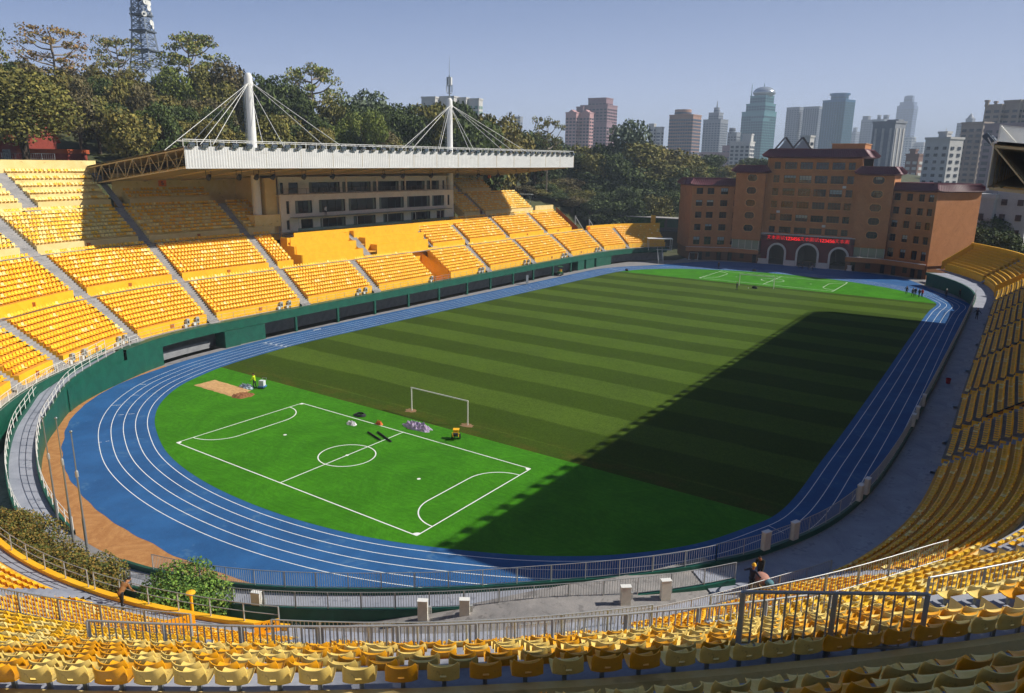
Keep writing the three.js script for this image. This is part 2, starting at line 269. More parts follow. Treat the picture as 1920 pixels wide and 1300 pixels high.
    const arc = (cx, cz, r, a0, a1, k = 24) => Array.from({ length: k + 1 }, (_, i) => { const a = lerp(a0, a1, i / k); return [cx + r * Math.cos(a), cz + r * Math.sin(a)]; });
    const R90 = Math.PI / 2;
    mesh('boundary_line', strip([[-hw, z1], [hw, z1], [hw, z2], [-hw, z2], [-hw, z1]]), M.line, turf);
    mesh('halfway_line', strip([[0, z1 + 0.05], [0, z2 - 0.05]]).translate(0, 0.003 - 0.001, 0), M.line, turf);
    mesh('centre_circle', strip(arc(0, zc, 2.5, 0, 4 * R90, 48)).translate(0, 0.004, 0), M.line, turf);
    for (const sx of [-1, 1]) {
      mesh('goal_area_line', strip([...arc(sx * hw, zc - 2.55, 3, sx > 0 ? 3 * R90 : -R90, sx > 0 ? 2 * R90 : 0, 14), ...arc(sx * hw, zc + 2.55, 3, sx > 0 ? 2 * R90 : 0, sx > 0 ? R90 : R90, 14)]).translate(0, 0.003, 0), M.line, turf);
      mesh('penalty_spot', new THREE.CircleGeometry(0.16, 14).rotateX(-R90).translate(sx * 8.45, y, zc), M.line, turf);
      for (const z of [z1, z2]) { const q = new THREE.Shape(); q.moveTo(0, 0); q.absarc(0, 0, 0.42, 0, R90, false); q.lineTo(0, 0); const cg = new THREE.ShapeGeometry(q, 6); cg.rotateX(-R90); cg.rotateY((sx > 0 ? (z === Math.max(z1, z2) ? 1 : 2) : (z === Math.max(z1, z2) ? 0 : 3)) * R90); cg.translate(sx * hw, y + 0.005, z); mesh('corner_mark', cg, M.line, turf); }
    }
    mesh('centre_spot', new THREE.CircleGeometry(0.15, 14).rotateX(-R90).translate(0, y + 0.006, zc), M.line, turf);
  }
}

// ------------------------------------------------------------------ stands
const ROWD = 0.66, RISE = 0.4625, TIERD = 7, TIERH = 4.9;
const stands = {
  covered: thing('covered_grandstand', 'long yellow grandstand with green fascia under the white roof', 'grandstand'),
  bend: thing('curved_end_stand', 'curved yellow end stand in the foreground behind the near bend', 'grandstand'),
  open: thing('shaded_grandstand', 'shaded grandstand of amber rows beside the long grey concourse', 'grandstand'),
};
const seatSpots = [];
const scl = (s, p) => { const k = dScale(s); return p.map(([d, y]) => [d * k, y]); };
function pick(c, s0, s1, prof, parity, step) { // only every other segment of a profile
  const gs = []; const n = (typeof prof === 'function' ? prof(s0) : prof).length;
  for (let j = parity; j + 1 < n; j += 2) gs.push(sweep(c, s0, s1, s => { const p = prof(s); return [p[j], p[j + 1]]; }, step));
  return merge(gs);
}
function blockProfile(s, k, rows, first = 0) {
  const y = tierY(s, k), d = TIERD * k + 1 + ROWD * first + (k === 3 ? 0.22 * nearW(s) : 0), w = wallH(s, k) + RISE * first, p = [[d, y - 0.2], [d, y + w]];
  for (let i = 0; i < rows; i++) { p.push([d + ROWD * (i + 1), y + w + RISE * i]); if (i < rows - 1) p.push([d + ROWD * (i + 1), y + w + RISE * (i + 1)]); }
  return scl(s, p);
}
function block(parent, s0, s1, k, rows, wallMat, treadMat, seats = {}) {
  const first = seats?.first || 0; rows -= first; const prof = s => blockProfile(s, k, rows, first);
  for (let j = 0; j < rows * 2; j++) mesh(j === 0 ? 'front_wall' : j % 2 ? 'tread' : 'riser', sweep(S, s0, s1, s => { const p = prof(s); return [p[j], p[j + 1]]; }), j % 2 ? treadMat : wallMat, parent);
  const q = []; // side cheeks
  for (const s of [s0, s1]) { q.length = 0; const c = S.at(s), p = prof(s); for (let j = 1; j + 1 < p.length; j += 2) { const f = (d, y) => V(c.x + c.nx * d, y, c.z + c.nz * d), a = p[j], b = p[j + 1]; q.push([f(a[0], a[1] - 1.9 - RISE * first), f(b[0], b[1] - 1.9 - RISE * first), f(b[0], b[1]), f(a[0], a[1])]); }
    mesh('terrace_cheek', quads(q), wallMat, parent); }
  if (seats) {
    const skip = seats.skip || (() => false);
    for (let i = 0; i < rows; i++) { const sm = (s0 + s1) / 2, dd = prof(sm)[1][0] + (ROWD * i + 0.2) * dScale(sm); // true arc length at this offset
      let len = 0; for (let t = 0; t < 12; t++) len += S.off(lerp(s0, s1, t / 12), dd).distanceTo(S.off(lerp(s0, s1, (t + 1) / 12), dd)); const n = Math.floor((len - 0.3) / 0.49);
      for (let j = 0; j < n; j++) { const s = lerp(s0, s1, (j + 0.5) / n); if (skip(s, i)) continue;
        const pr = prof(s), d = pr[1 + 2 * i][0] + 0.22 + 0.07 * nearW(s), y = pr[1 + 2 * i][1], c = S.at(s);
        seatSpots.push({ x: c.x + c.nx * d, y, z: c.z + c.nz * d, a: Math.atan2(c.nx, c.nz), pale: rnd() < (seats.pale ?? 0.1), zone: seats.zone || 'covered' }); } }
  }
}
function walkway(parent, s0, s1, k, mat, dEnd = 1) { mesh('walkway', sweep(S, s0, s1, s => scl(s, [[TIERD * k - 0.06, tierY(s, k)], [TIERD * k + dEnd, tierY(s, k)]])), mat, parent); }
function aisle(parent, s, width, k0, k1, mat) {
  const gs = [];
  for (let k = k0; k <= k1; k++) gs.push(sweep(S, s - width / 2, s + width / 2, q => { const y = tierY(q, k), TH = tierY(q, k + 1) - y, p = [[TIERD * k - 0.05, y + 0.008], [TIERD * k + 0.55, y + 0.008]], n = 20, dd = (TIERD + 0.0 - 0.6 - 0.06) / n; for (let i = 0; i < n; i++) { p.push([TIERD * k + 0.55 + dd * i, y + TH / n * (i + 1)]); p.push([TIERD * k + 0.55 + dd * (i + 1), y + TH / n * (i + 1)]); } return scl(q, p); }, 0.9));
  mesh('stair_aisle', merge(gs), mat, parent);
}
// rows of blocks between aisles
function blocksBetween(parent, edges, width, k, rows, wm, tm, seats) { for (let i = 0; i + 1 < edges.length; i++) block(parent, edges[i] + width / 2, edges[i + 1] - width / 2, k, rows, wm, tm, seats); }
{
  const st = stands.covered, aw = 1.7;
  const e = { c0: sAz(-14), c1: S.near(-30.2, 78.3), c2: S.near(-35, 72.1), c3: S.near(-41.2, 61.2) };
  const endL = S.near(-34.5, -87);
  // lower tier: bend, then the straight with its tunnel, then the far corner
  const t0 = [endL + 0.5, S.near(-41.3, -75.5), sL(-65), sL(-48.6), sL(-32), sL(-15), sL(-2)];
  blocksBetween(st, t0.slice(0, 3), 1.2, 0, 9, M.yellow, M.yellow, { pale: 0.03 });
  blocksBetween(st, t0.slice(2), aw, 0, 9, M.yellow, M.orangeTread, { pale: 0.05 });
  blocksBetween(st, [sL(1.4), sL(17.7), sL(33.2), sL(49), e.c3, e.c2, e.c1, e.c0], aw, 0, 9, M.yellow, M.orangeTread, { pale: 0.05 });
  blocksBetween(st, [sL(-61.5), sL(-48.6), sL(-32), sL(-17), sL(-5)], aw, 1, 9, M.yellow, M.orangeTread, { pale: 0.12 });
  blocksBetween(st, [sL(28), sL(33.2), sL(49), e.c3, e.c2, e.c1], aw, 1, 9, M.yellow, M.orangeTread, { pale: 0.16 });
  blocksBetween(st, [sL(-54), sL(-32), sL(-24)], aw, 2, 9, M.cream, M.cream, { pale: 0.35 });
  blocksBetween(st, [sL(26), sL(33.2), sL(49), e.c3, e.c2, e.c1], aw, 2, 9, M.cream, M.cream, { pale: 0.42 });
  blocksBetween(st, [sL(-45.5), sL(-32), sL(-24)], aw, 3, 5, M.cream, M.cream, { pale: 0.4 });
  blocksBetween(st, [sL(33.2), sL(47.6)], aw, 3, 3, M.cream, M.cream, { pale: 0.35 });
  blocksBetween(st, [sL(48.6), sL(57), e.c3, e.c2, e.c1], 1.5, 3, 9, M.cream, M.cream, { pale: 0.75, skip: (s, i) => i % 2 === 1 });
  const ends = [endL, e.c0];
  walkway(st, endL, e.c0, 0, M.concrete); walkway(st, sL(-66), e.c1, 1, M.concrete); walkway(st, sL(-62), e.c1, 2, M.concrete); walkway(st, sL(-54), e.c1, 3, M.concrete);
  for (const s of [sL(49), e.c3, e.c2, e.c1]) aisle(st, s, aw, 0, 2, M.concrete);
  aisle(st, sL(33.2), aw, 0, 2, M.concrete); aisle(st, sL(57), 1.5, 3, 3, M.concrete); aisle(st, sL(48.2), 1.1, 3, 3, M.concrete); aisle(st, e.c3, 1.5, 3, 3, M.concrete); aisle(st, e.c2, 1.5, 3, 3, M.concrete);
  for (const z of [17.7, -15]) aisle(st, sL(z), aw, 0, 0, M.concrete);
  aisle(st, sL(-32), aw, 0, 3, M.concrete); aisle(st, sL(-48.6), aw, 0, 1, M.concrete); aisle(st, sL(-65), 1.4, 0, 0, M.concrete); aisle(st, t0[1], 1.2, 0, 0, M.concrete); aisle(st, sL(-17), 1.3, 1, 1, M.concrete);
  aisle(st, e.c0, aw, 0, 0, M.concrete);
  // back walls above the last rows
  const back = (s0, s1, d, ya, yb, m) => mesh('back_wall', sweep(S, s0, s1, s => [[d, y0At(s) + ya], [d, y0At(s) + yb], [d + 0.3, y0At(s) + yb], [d + 0.3, y0At(s) + ya - 6]]), m, st);
  back(sL(47.6), e.c1, 27.95, 19, 21.4, M.cream); back(sL(26), sL(47.6), 24, 16, 19.6, M.cream); back(sL(-46), sL(-24), 25.4, 17, 19.4, M.cream); back(endL, sL(-66), 7, 4, 6.0, M.yellow);
  back(sL(-62), sL(-54.2), 14.9, 9, 11.4, M.cream);
  mesh('yellow_pier', box(-0.55, 0.55, 3, 11.5, -0.4, 0.4).rotateY(0.9).translate(-42.6, 0, -92.6), M.yellow, st);
  // stepped end wall on the far side
  const q = []; for (let k = 0; k < 2; k++) { const s = sL(-61.8), a = S.off(s, TIERD * k, 3.5 + TIERH * k), b = S.off(s, TIERD * k + 7, 3.5 + TIERH * (k + 1)); if (k) { q.push([a.clone().setY(a.y - 3), b.clone().setY(b.y - 3), b.clone().setY(b.y + 1.1), a.clone().setY(a.y + 1.1)]); } }
  mesh('end_wall', quads(q), plain('#8a4f1a'), st);
  // fascia, recess with columns, closed green panels
  const y = 3.5;
  mesh('fascia', sweep(Wl, Wl.near(-34, -84), Wl.near(-37.8, 64.6), [[1.2, y], [-0.05, y + 0.02], [-0.05, 2.3], [0.4, 2.3], [0.4, 2.2], [3, 2.2]]), M.green, st);
  mesh('recess_wall', sweep(Wl, Wl.near(-34, -84), Wl.near(-37.8, 64.6), [[2.6, -0.1], [2.6, 2.3]]), M.greyWall, st);
  for (const z of [35.9, 27.5, 19.2, 10.8, 2.4, -6.2, -14, -22.2, -30.2, -38.5, -46.8]) mesh('column', box(-43.2, -42.85, 0, 2.35, z - 0.18, z + 0.18), M.green, st);
  const panel = (za, zb, d = -0.02) => { const a = Wl.near(-42.6, za), b = Wl.near(-42.6, zb); mesh('green_panel', sweep(Wl, Math.min(a, b), Math.max(a, b), [[1.8, 0], [d, 0], [d, 2.25], [1.8, 2.25]], 1.1), M.green, st); for (const s of [a, b]) { const p0 = Wl.off(s, d), p1 = Wl.off(s, 1.8); mesh('panel_side', quads([[p0, p1, p1.clone().setY(2.25), p0.clone().setY(2.25)]]), M.green, st); } };
  panel(48.8, 46.4, -0.35); panel(46.2, 41.6, -0.1); panel(-50, -53); panel(-54, -58); panel(-59.2, -66);
  { const a = Wl.near(-40.6, 58.8), b = Wl.near(-31, 74.4); mesh('green_panel', sweep(Wl, a, b, [[-0.1, 0], [-0.1, 2.35]], 1), M.green, st); for (const z of [56]) { const s = Wl.near(-41.5, z); mesh('low_wall', sweep(Wl, Wl.near(-42.2, 50), a, [[1.6, 0], [1.6, 1.1], [1.8, 1.1]]), M.greyWall, st); } }
  mesh('door', box(-40.75, -40.7, 0, 2, -24.8, -23.9), plain('#5d646a'), st);
  // wall of the stand towards the ramp
  mesh('front_wall', sweep(S, S.near(-38, 67), sAz(-8), s => [[0, -0.1], [0, y0At(s) + 0.02], [0.25, y0At(s) + 0.02]]), M.green, st);
}
const parTop = s => y0At(s) + 0.2;
{ // near bend
  const st = stands.bend, aw = 1.7, a = [-14, -6, 9, 24, 39, 54].map(sAz), s0 = sAz(-14), s1 = sR(46), edges = [...a, sR(46)];
  for (let k = 0; k < 4; k++) { blocksBetween(st, edges, aw, k, 9, k ? M.cream : M.yellow, k < 1 ? M.orangeTread : M.greyPaint, { pale: [0.12, 0.3, 0.5, 0.62][k], zone: 'bend', first: k === 2 ? 2 : 0 }); walkway(st, s0, s1, k, M.greyPaint, k === 2 ? 2.4 : k === 3 ? 1.3 : 1); for (const s of a.slice(1)) aisle(st, s, aw, k, k, M.greyPaint); }
  walkway(st, s0, s1, 4, M.greyPaint, 5);
  for (let k = 0; k < 4; k++) for (let i = 0; i + 1 < edges.length; i++) mesh('ledge', sweep(S, edges[i] + aw / 2, edges[i + 1] - aw / 2, s => { const q = blockProfile(s, k, 9).at(-1), d = q[0] + 0.02, y = q[1]; return [[d - 0.16, y], [d - 0.14, y + 0.19], [d, y + 0.19], [d, y]]; }), M.cream, st);
  mesh('front_wall', sweep(S, sAz(-8), sAz(22), s => { const t = parTop(s); return [[-0.08, -0.1], [-0.08, t], [0.22, t], [0.22, y0At(s)]]; }, 0.8), M.yellow, st);
  mesh('back_wall', sweep(S, s0, s1, s => scl(s, [[33, 18], [33, 24], [33.3, 24], [33.3, 0]])), M.cream, st);
}
{ // shaded straight and the far corner
  const st = stands.open, aw = 1.6, zs = [46, 38.5, 27, 11, -5, -21, -37, -51];
  const edges = [...zs.map(sR)];
  for (let k = 0; k < 4; k++) { blocksBetween(st, edges, aw, k, 9, M.yellow, M.darkTread, { pale: 0.06, zone: 'open' }); walkway(st, edges[0], edges[edges.length - 1], k, M.greyPaint); for (const s of edges.slice(0, -1)) aisle(st, s, aw, k, k, M.greyPaint); }
  mesh('back_wall', sweep(S, sR(46), sR(-51), [[28, 10], [28, 23.6], [28.3, 23.6], [28.3, 0]]), M.cream, st);
  const f0 = sR(-52), f1 = S.near(30.4, -88);
  block(st, f0 + 1, f0 + 16, 0, 9, M.yellow, M.orangeTread, null); aisle(st, f0 + 16.8, 1.5, 0, 0, M.greyPaint); block(st, f0 + 17.6, f1 - 2, 0, 9, M.yellow, M.orangeTread, null);
  walkway(st, sR(-51), f1, 0, M.greyPaint);
  for (let i = 0; i < 9; i++) for (const [a, b] of [[f0 + 1.2, f0 + 15.8], [f0 + 17.8, f1 - 2.2]]) mesh('bench', sweep(S, a, b, s => { const p = blockProfile(s, 0, 9)[1 + 2 * i]; return [[p[0] + 0.16, p[1]], [p[0] + 0.16, p[1] + 0.38], [p[0] + 0.5, p[1] + 0.38], [p[0] + 0.5, p[1]]]; }), M.yellow, st);
  mesh('back_wall', sweep(S, f0, f1, [[7, 6], [7, 9.2], [7.4, 9.2], [7.4, 0]]), M.yellow, st);
  const q = []; for (const s of [f0, f1 - 1]) { const a = S.off(s, 0.8, 3), b = S.off(s, 7.2, 8); for (const o of [0, 0.35]) { const sh = S.off(s + o, 0).sub(S.off(s, 0)); q.push([a.clone().add(sh), b.clone().add(sh), b.clone().setY(9.2).add(sh), a.clone().setY(4.9).add(sh)]); } const w = S.off(s + 0.35, 0).sub(S.off(s, 0)); q.push([a.clone().setY(4.9), b.clone().setY(9.2), b.clone().setY(9.2).add(w), a.clone().setY(4.9).add(w)]); }
  mesh('end_wall', quads(q), M.yellow, st);
  const e = S.at(sR(-51)); for (let k = 0; k < 4; k++) { const a = S.off(sR(-51), TIERD * k + 0.8, 2.9 + TIERH * k), b = S.off(sR(-51), TIERD * (k + 1) + 0.8, 2.9 + TIERH * (k + 1)); mesh('end_wall', quads([[a.clone().setY(a.y - 3), b.clone().setY(b.y - 3), b.clone().setY(b.y + 1.4), a.clone().setY(a.y + 1.4)]]), M.yellow, st); }
  mesh('corner_fascia', sweep(Wl, Wl.near(40.2, -52), Wl.near(29.5, -80.5), [[2.2, 2.9], [-0.05, 2.9], [-0.05, 2.3], [0.3, 2.3], [0.3, 0], [0.31, 0]]), M.green, st);
}
// ------------------------------------------------------------------ concourse, ramps and walls towards the track
const sRampL0 = wAz(-56), sRampL1 = wAz(-5), sRampR0 = wAz(2.5), sRampR1 = wAz(49);
const yRampL = s => lerp(3.45, 0.03, smooth(sRampL0 - 14, sRampL1 + 14, s) * 1.0 > 0 ? clamp((s - sRampL0) / (sRampL1 - sRampL0), 0, 1) : 0);
const yRampR = s => lerp(0.03, 2.9, clamp((s - sRampR0) / (sRampR1 - sRampR0), 0, 1));
structure('plaza', sweep(S, sAz(-62), sAz(50), s => { const y = 2.86 * smooth(sAz(15), sAz(40), s); return [[-6.6, -0.02], [-3.6, y - 0.02], [0.2, y - 0.02]]; }), std({ map: surface(5, '#96918d', '#817e7c', { stain: '#6c6866', at: 0.15, grain: 0.08, s: 41 }), roughness: 0.95 }), 'grey paved plaza at the foot of the flagpoles');
structure('concourse', sweep(Wl, wAz(47), Wl.near(30, -80), s => { const q = Wl.at(s), t = S.near(q.x + q.nx * 2, q.z + q.nz * 2), r = S.off(t, 0.9 * dScale(t)); return [[0.24, 2.91], [Math.hypot(r.x - q.x, r.z - q.z), 2.91]]; }, 1), M.greyPaint, 'grey concourse in front of the shaded stand');
for (const [n, s0, s1, yf, w, lab] of [['ramp', sRampL0, sRampL1, yRampL, 1.9, 'curved grey ramp climbing from the flagpoles to the covered stand'], ['ramp', sRampR0, sRampR1, yRampR, 1.75, 'curved grey ramp climbing from the bushes to the grey concourse']]) {
  const r = thing(n, lab, 'ramp');
  mesh('deck', sweep(Wl, s0, s1, s => [[0.2, yf(s)], [0.2 + w, yf(s)]]), M.greyPaint, r);
  mesh('inner_wall', sweep(Wl, s0, s1, s => [[0, -0.1], [0, yf(s) + 0.34], [0.2, yf(s) + 0.34], [0.2, yf(s)]]), M.green, r);
  mesh('outer_wall', sweep(Wl, s0, s1, s => [[0.2 + w, yf(s)], [0.2 + w, yf(s) + 0.34], [0.4 + w, yf(s) + 0.34], [0.4 + w, -0.1]]), M.green, r);
}
{ const w = thing('parapet_wall', 'dark green parapet between the blue track and the grey concourse', 'wall'); mesh('wall', sweep(Wl, sRampR1, Wl.near(40.3, -51), [[0, -0.1], [0, 3.3], [0.22, 3.3], [0.22, 2.9]]), M.green, w); mesh('kerb', sweep(Wl, sRampR1, Wl.near(40.3, -51), [[0.225, 2.93], [0.3, 2.93], [0.3, 2.9]]), M.concrete, w); }

// ------------------------------------------------------------------ railings
function railing(pts, label, group, { h = 1.0, post = 1.9, gap = 0.14, lift = 0.1, th = 0.045, mat = M.rail, fine = false, mid = false, bars = true } = {}) {
  const r = thing('railing', label, 'railing', [0, 0, 0], 0, group), up = q => q.clone().setY(q.y + h), lo = q => q.clone().setY(q.y + lift), L = [0];
  for (let i = 1; i < pts.length; i++) L.push(L[i - 1] + pts[i].distanceTo(pts[i - 1]));
  const T = L[L.length - 1], at = t => { let i = 1; while (i < L.length - 1 && L[i] < t) i++; return pts[i - 1].clone().lerp(pts[i], clamp((t - L[i - 1]) / (L[i] - L[i - 1] || 1), 0, 1)); };
  const rail = f => merge(pts.slice(1).map((p, i) => bar(f(pts[i]), f(p), th, th, 6)));
  mesh('top_rail', rail(up), mat, r); if (bars) mesh('bottom_rail', rail(lo), mat, r); if (mid) mesh('middle_rail', rail(q => q.clone().setY(q.y + h * 0.55)), mat, r);
  const np = Math.max(1, Math.round(T / post)), pg = []; for (let i = 0; i <= np; i++) { const p = at(T * i / np); pg.push(bar(p, up(p), th * 1.15)); }
  if (np <= 24) for (const g of pg) mesh('post', g, mat, r); else mesh('posts', merge(pg), mat, r).userData.kind = 'stuff';
  if (bars) { const nb = Math.round(T / gap), bg = []; for (let i = 1; i < nb; i++) { const p = at(T * i / nb); bg.push(bar(lo(p), up(p), th * 0.42)); } if (fine && bg.length < 160) for (const g of bg) mesh('baluster', g, mat, r); else if (bg.length) mesh('balusters', merge(bg), mat, r).userData.kind = 'stuff'; }
  return r;
}
const along = (c, s0, s1, d, y, step = 1.4) => { const n = Math.max(1, Math.round((s1 - s0) / step)); return Array.from({ length: n + 1 }, (_, i) => { const s = lerp(s0, s1, i / n); return c.off(s, typeof d === 'function' ? d(s) : d, typeof y === 'function' ? y(s) : y); }); };
railing(along(Wl, sRampL0 - 3, sRampL1, 0.1, s => yRampL(s) + 0.34), 'white railing on the track side of the ramp by the flagpoles', undefined, { mat: M.white, bars: false, mid: true, post: 1.5 });
railing(along(Wl, sRampL0, sRampL1 - 1.5, 2.2, s => yRampL(s) + 0.34), 'white railing on the stand side of the ramp by the flagpoles', undefined, { mat: M.white, bars: false, mid: true, post: 1.5 });
railing(along(Wl, sRampR0 + 3, sRampR1, 0.1, s => yRampR(s) + 0.34), 'grey railing on the track side of the ramp by the bushes', undefined, {});
railing(along(Wl, sRampR0, sRampR1, 2.05, s => yRampR(s) + 0.34), 'grey railing carrying white cabinets on the ramp by the bushes', undefined, { mat: M.rail });
railing(along(Wl, sRampR1, Wl.near(40.4, -50), 0.1, 3.3), 'long grey railing between the blue track and the grey concourse', undefined, { gap: 0.16 });
railing(along(S, S.near(-35, -86), S.near(-38.5, 66.5), 0.12, 3.52), 'thin grey railing along the green fascia of the covered stand', undefined, { gap: 2.0, th: 0.03, bars: false, mid: true });
railing(along(S, S.near(-38, 67), sAz(-8), 0.12, s => y0At(s)), 'white railing above the green wall beside the ramp', undefined, { gap: 0.3, mat: M.white });
railing(along(S, sAz(34), sAz(56), s => 0.95 * dScale(s), 2.92), 'grey railing between the concourse and the first rows of the curved stand', undefined, { gap: 0.14 });
railing(along(S, sAz(9.5), sAz(21.5), s => 0.07, parTop), 'grey railing on the yellow front parapet behind the round bush', undefined, { gap: 0.5, mid: true, bars: false });
railing(along(S, sAz(-5), sAz(9), s => 0.07, parTop), 'grey railing on the yellow front parapet behind the brown hedge', undefined, { mid: true, bars: false });
const tierRail = (a0, a1, k, d, lab, o) => railing(along(S, sAz(a0), sAz(a1), s => (TIERD * k + d + (k === 2 ? ROWD * 2 - 0.11 : 0)) * dScale(s), s => tierY(s, k) + (d > 0.9 ? wallH(s, k) + (k === 2 ? RISE * 2 - 0.55 : 0) : 0), 1.2), lab, 'railings along the tiers of the curved end stand', { post: 1.7, gap: 0.145, fine: true, th: 0.055, ...o });
tierRail(25.2, 37.8, 2, 1.05, 'grey bar railing on the tier front between two stair aisles, before the big seats');
tierRail(40.2, 53, 2, 1.05, 'long grey bar railing on the tier front to the shaded side of the stairs');
tierRail(10.2, 22.8, 2, 1.05, 'grey bar railing on the tier front beyond the stair gap');
tierRail(25.2, 37.8, 1, 1.05, 'lower grey bar railing on the tier front half hidden by seats');
tierRail(40.2, 53, 1, 1.05, 'lower grey bar railing on the tier front towards the concourse');
tierRail(10.2, 22.8, 1, 1.05, 'lower grey bar railing on the tier front behind the leaning man');
{ const y = 18.16, a = atY(1383, 1222, y), b = atY(1722, 1226, y); railing([a, a.clone().lerp(b, 0.5), b], 'sturdy grey bar railing beside the stair opening, nearest the largest seats', undefined, { post: 1.2, gap: 0.16, fine: true, th: 0.06, h: 1.0 }); }
// ------------------------------------------------------------------ seats
function seatShell(nx, ny, hole) { // bucket shell: pan and low back in one curved sheet with thickness
  const w = 0.43, path = t => { // t 0 front lip .. 1 top of the back -> [depth, height]
    if (t < 0.1) return [-0.02 + t * 0.2, 0.265 + t * 0.35]; if (t < 0.55) { const k = (t - 0.1) / 0.45; return [k * 0.33, 0.30 - 0.035 * Math.sin(k * 3.1)]; }
    const k = (t - 0.55) / 0.45; return [0.33 + 0.085 * Math.pow(k, 0.8), 0.30 + 0.30 * k + 0.015 * Math.sin(k * 3)]; };
  const pt = (i, j, in_) => { const x = (i / nx - 0.5) * 2, t = j / ny, [d, y] = path(t), back = smooth(0.5, 0.75, t), side = Math.pow(Math.abs(x), 3);
    const round = 1 - 0.10 * smooth(0.86, 1, t) - 0.05 * smooth(0.2, 0, t); const th = in_ ? 0 : 0.016;
    return V(x * w / 2 * round, y + side * 0.035 * (1 - back) - back * smooth(0.8, 1, t) * (1 - x * x) * 0.022 - (in_ ? 0 : 0.018) * (1 - back), d - side * 0.075 * back + th * back); };
  const q = [], open = (i, j) => hole && Math.abs((i + 0.5) / nx - 0.5) < 0.09 && Math.abs((j + 0.5) / ny - 0.68) < 0.045;
  for (let i = 0; i < nx; i++) for (let j = 0; j < ny; j++) { if (open(i, j)) continue; q.push([pt(i, j, 1), pt(i + 1, j, 1), pt(i + 1, j + 1, 1), pt(i, j + 1, 1)]); q.push([pt(i, j, 0), pt(i, j + 1, 0), pt(i + 1, j + 1, 0), pt(i + 1, j, 0)]); }
  for (let i = 0; i < nx; i++) { q.push([pt(i, ny, 1), pt(i + 1, ny, 1), pt(i + 1, ny, 0), pt(i, ny, 0)]); q.push([pt(i, 0, 1), pt(i, 0, 0), pt(i + 1, 0, 0), pt(i + 1, 0, 1)]); }
  for (let j = 0; j < ny; j++) for (const i of [0, nx]) q.push([pt(i, j, 1), pt(i, j + 1, 1), pt(i, j + 1, 0), pt(i, j, 0)]);
  const g = quads(q); if (hole) { g.computeVertexNormals(); } return g;
}
const seatMats = { amber: std({ map: surface(0.9, '#efa810', '#e69c0c', { n: 128, grain: 0.03, stain: '#c17e12', at: 0.45, s: 51 }), roughness: 0.42 }), pale: std({ map: surface(0.9, '#f0cf72', '#e8c462', { n: 128, grain: 0.03, stain: '#c19a4c', at: 0.4, s: 52 }), roughness: 0.45 }) };
{
  const frus = new THREE.Frustum().setFromProjectionMatrix(new THREE.Matrix4().multiplyMatrices(new THREE.PerspectiveCamera(56, W / H, 0.1, 900).projectionMatrix, camera.matrixWorldInverse));
  const f2 = new THREE.Frustum().setFromProjectionMatrix(new THREE.Matrix4().multiplyMatrices(new THREE.PerspectiveCamera(50.5, W / H, 0.1, 900).projectionMatrix, camera.matrixWorldInverse));
  const list = seatSpots.filter(q => frus.intersectsSphere(new THREE.Sphere(V(q.x, q.y + 0.5, q.z), 0.5)));
  for (const q of list) q.D = f2.intersectsSphere(new THREE.Sphere(V(q.x, q.y + 0.5, q.z), 0.1)) ? V(q.x, q.y, q.z).distanceTo(camera.position) : 1e4;
  list.sort((a, b) => a.D - b.D);
  const shell = mergeSmooth(seatShell(10, 14, true)), foot = merge([box(-0.03, 0.03, 0.0, 0.25, 0.06, 0.1), box(-0.14, 0.14, 0.235, 0.258, 0.04, 0.2)]);
  const proto = {};
  list.slice(0, 300).forEach(q => {
    const kind = q.pale ? 'pale' : 'amber', lab = kind === 'pale' ? 'pale faded yellow plastic bucket seat near the top of the curved end stand' : 'deep amber plastic bucket seat near the top of the curved end stand';
    if (!proto[kind]) { const t = thing('stadium_seat', lab, 'seat', [q.x, q.y, q.z], q.a, kind + ' bucket seats of the curved end stand'); mesh('shell', shell, seatMats[kind], t); mesh('bracket', foot, M.steel, t); proto[kind] = t; }
    else { const c = copyOf(proto[kind], [q.x, q.y, q.z], q.a + rr(-0.03, 0.03)); }
  });
  const rest = list.slice(300), lo = seatShell(4, 6, false), im = new THREE.InstancedMesh(lo, std({ roughness: 0.45 }), rest.length), m4 = new THREE.Matrix4(), qn = new THREE.Quaternion(), col = new THREE.Color();
  rest.forEach((q, i) => { m4.compose(V(q.x, q.y, q.z), qn.setFromAxisAngle(Y0, q.a + rr(-0.03, 0.03)), V(1, 1, 1)); im.setMatrixAt(i, m4); const j = rr(0.9, 1.08); if (q.pale) col.set('#f6dc86'); else col.set(rnd() < 0.5 ? '#f5b818' : '#f6c228'); col.multiplyScalar(j); im.setColorAt(i, col); });
  im.name = 'stadium_seats'; im.castShadow = im.receiveShadow = true; tag(im, 'rows of amber and yellow plastic seats filling the distant stands', 'seats', undefined, 'stuff'); scene.add(im);
  console.log('seats', list.length);
}
function mergeSmooth(g) { // shared normals on a non-indexed sheet, keeping the rims crisp
  const p = g.attributes.position, n = g.attributes.normal, map = new Map(); g.computeVertexNormals();
  const key = i => [p.getX(i), p.getY(i), p.getZ(i)].map(v => Math.round(v * 1e4)).join(',');
  for (let i = 0; i < p.count; i++) { const k = key(i); if (!map.has(k)) map.set(k, []); map.get(k).push(i); }
  const out = new Float32Array(n.array.length), a = V(), b = V(), s = V();
  for (const ids of map.values()) for (const i of ids) { a.fromBufferAttribute(n, i); s.set(0, 0, 0); for (const j of ids) { b.fromBufferAttribute(n, j); if (a.dot(b) > 0.35) s.add(b); } s.normalize(); out[i * 3] = s.x; out[i * 3 + 1] = s.y; out[i * 3 + 2] = s.z; }
  g.setAttribute('normal', new THREE.BufferAttribute(out, 3)); return g;
}

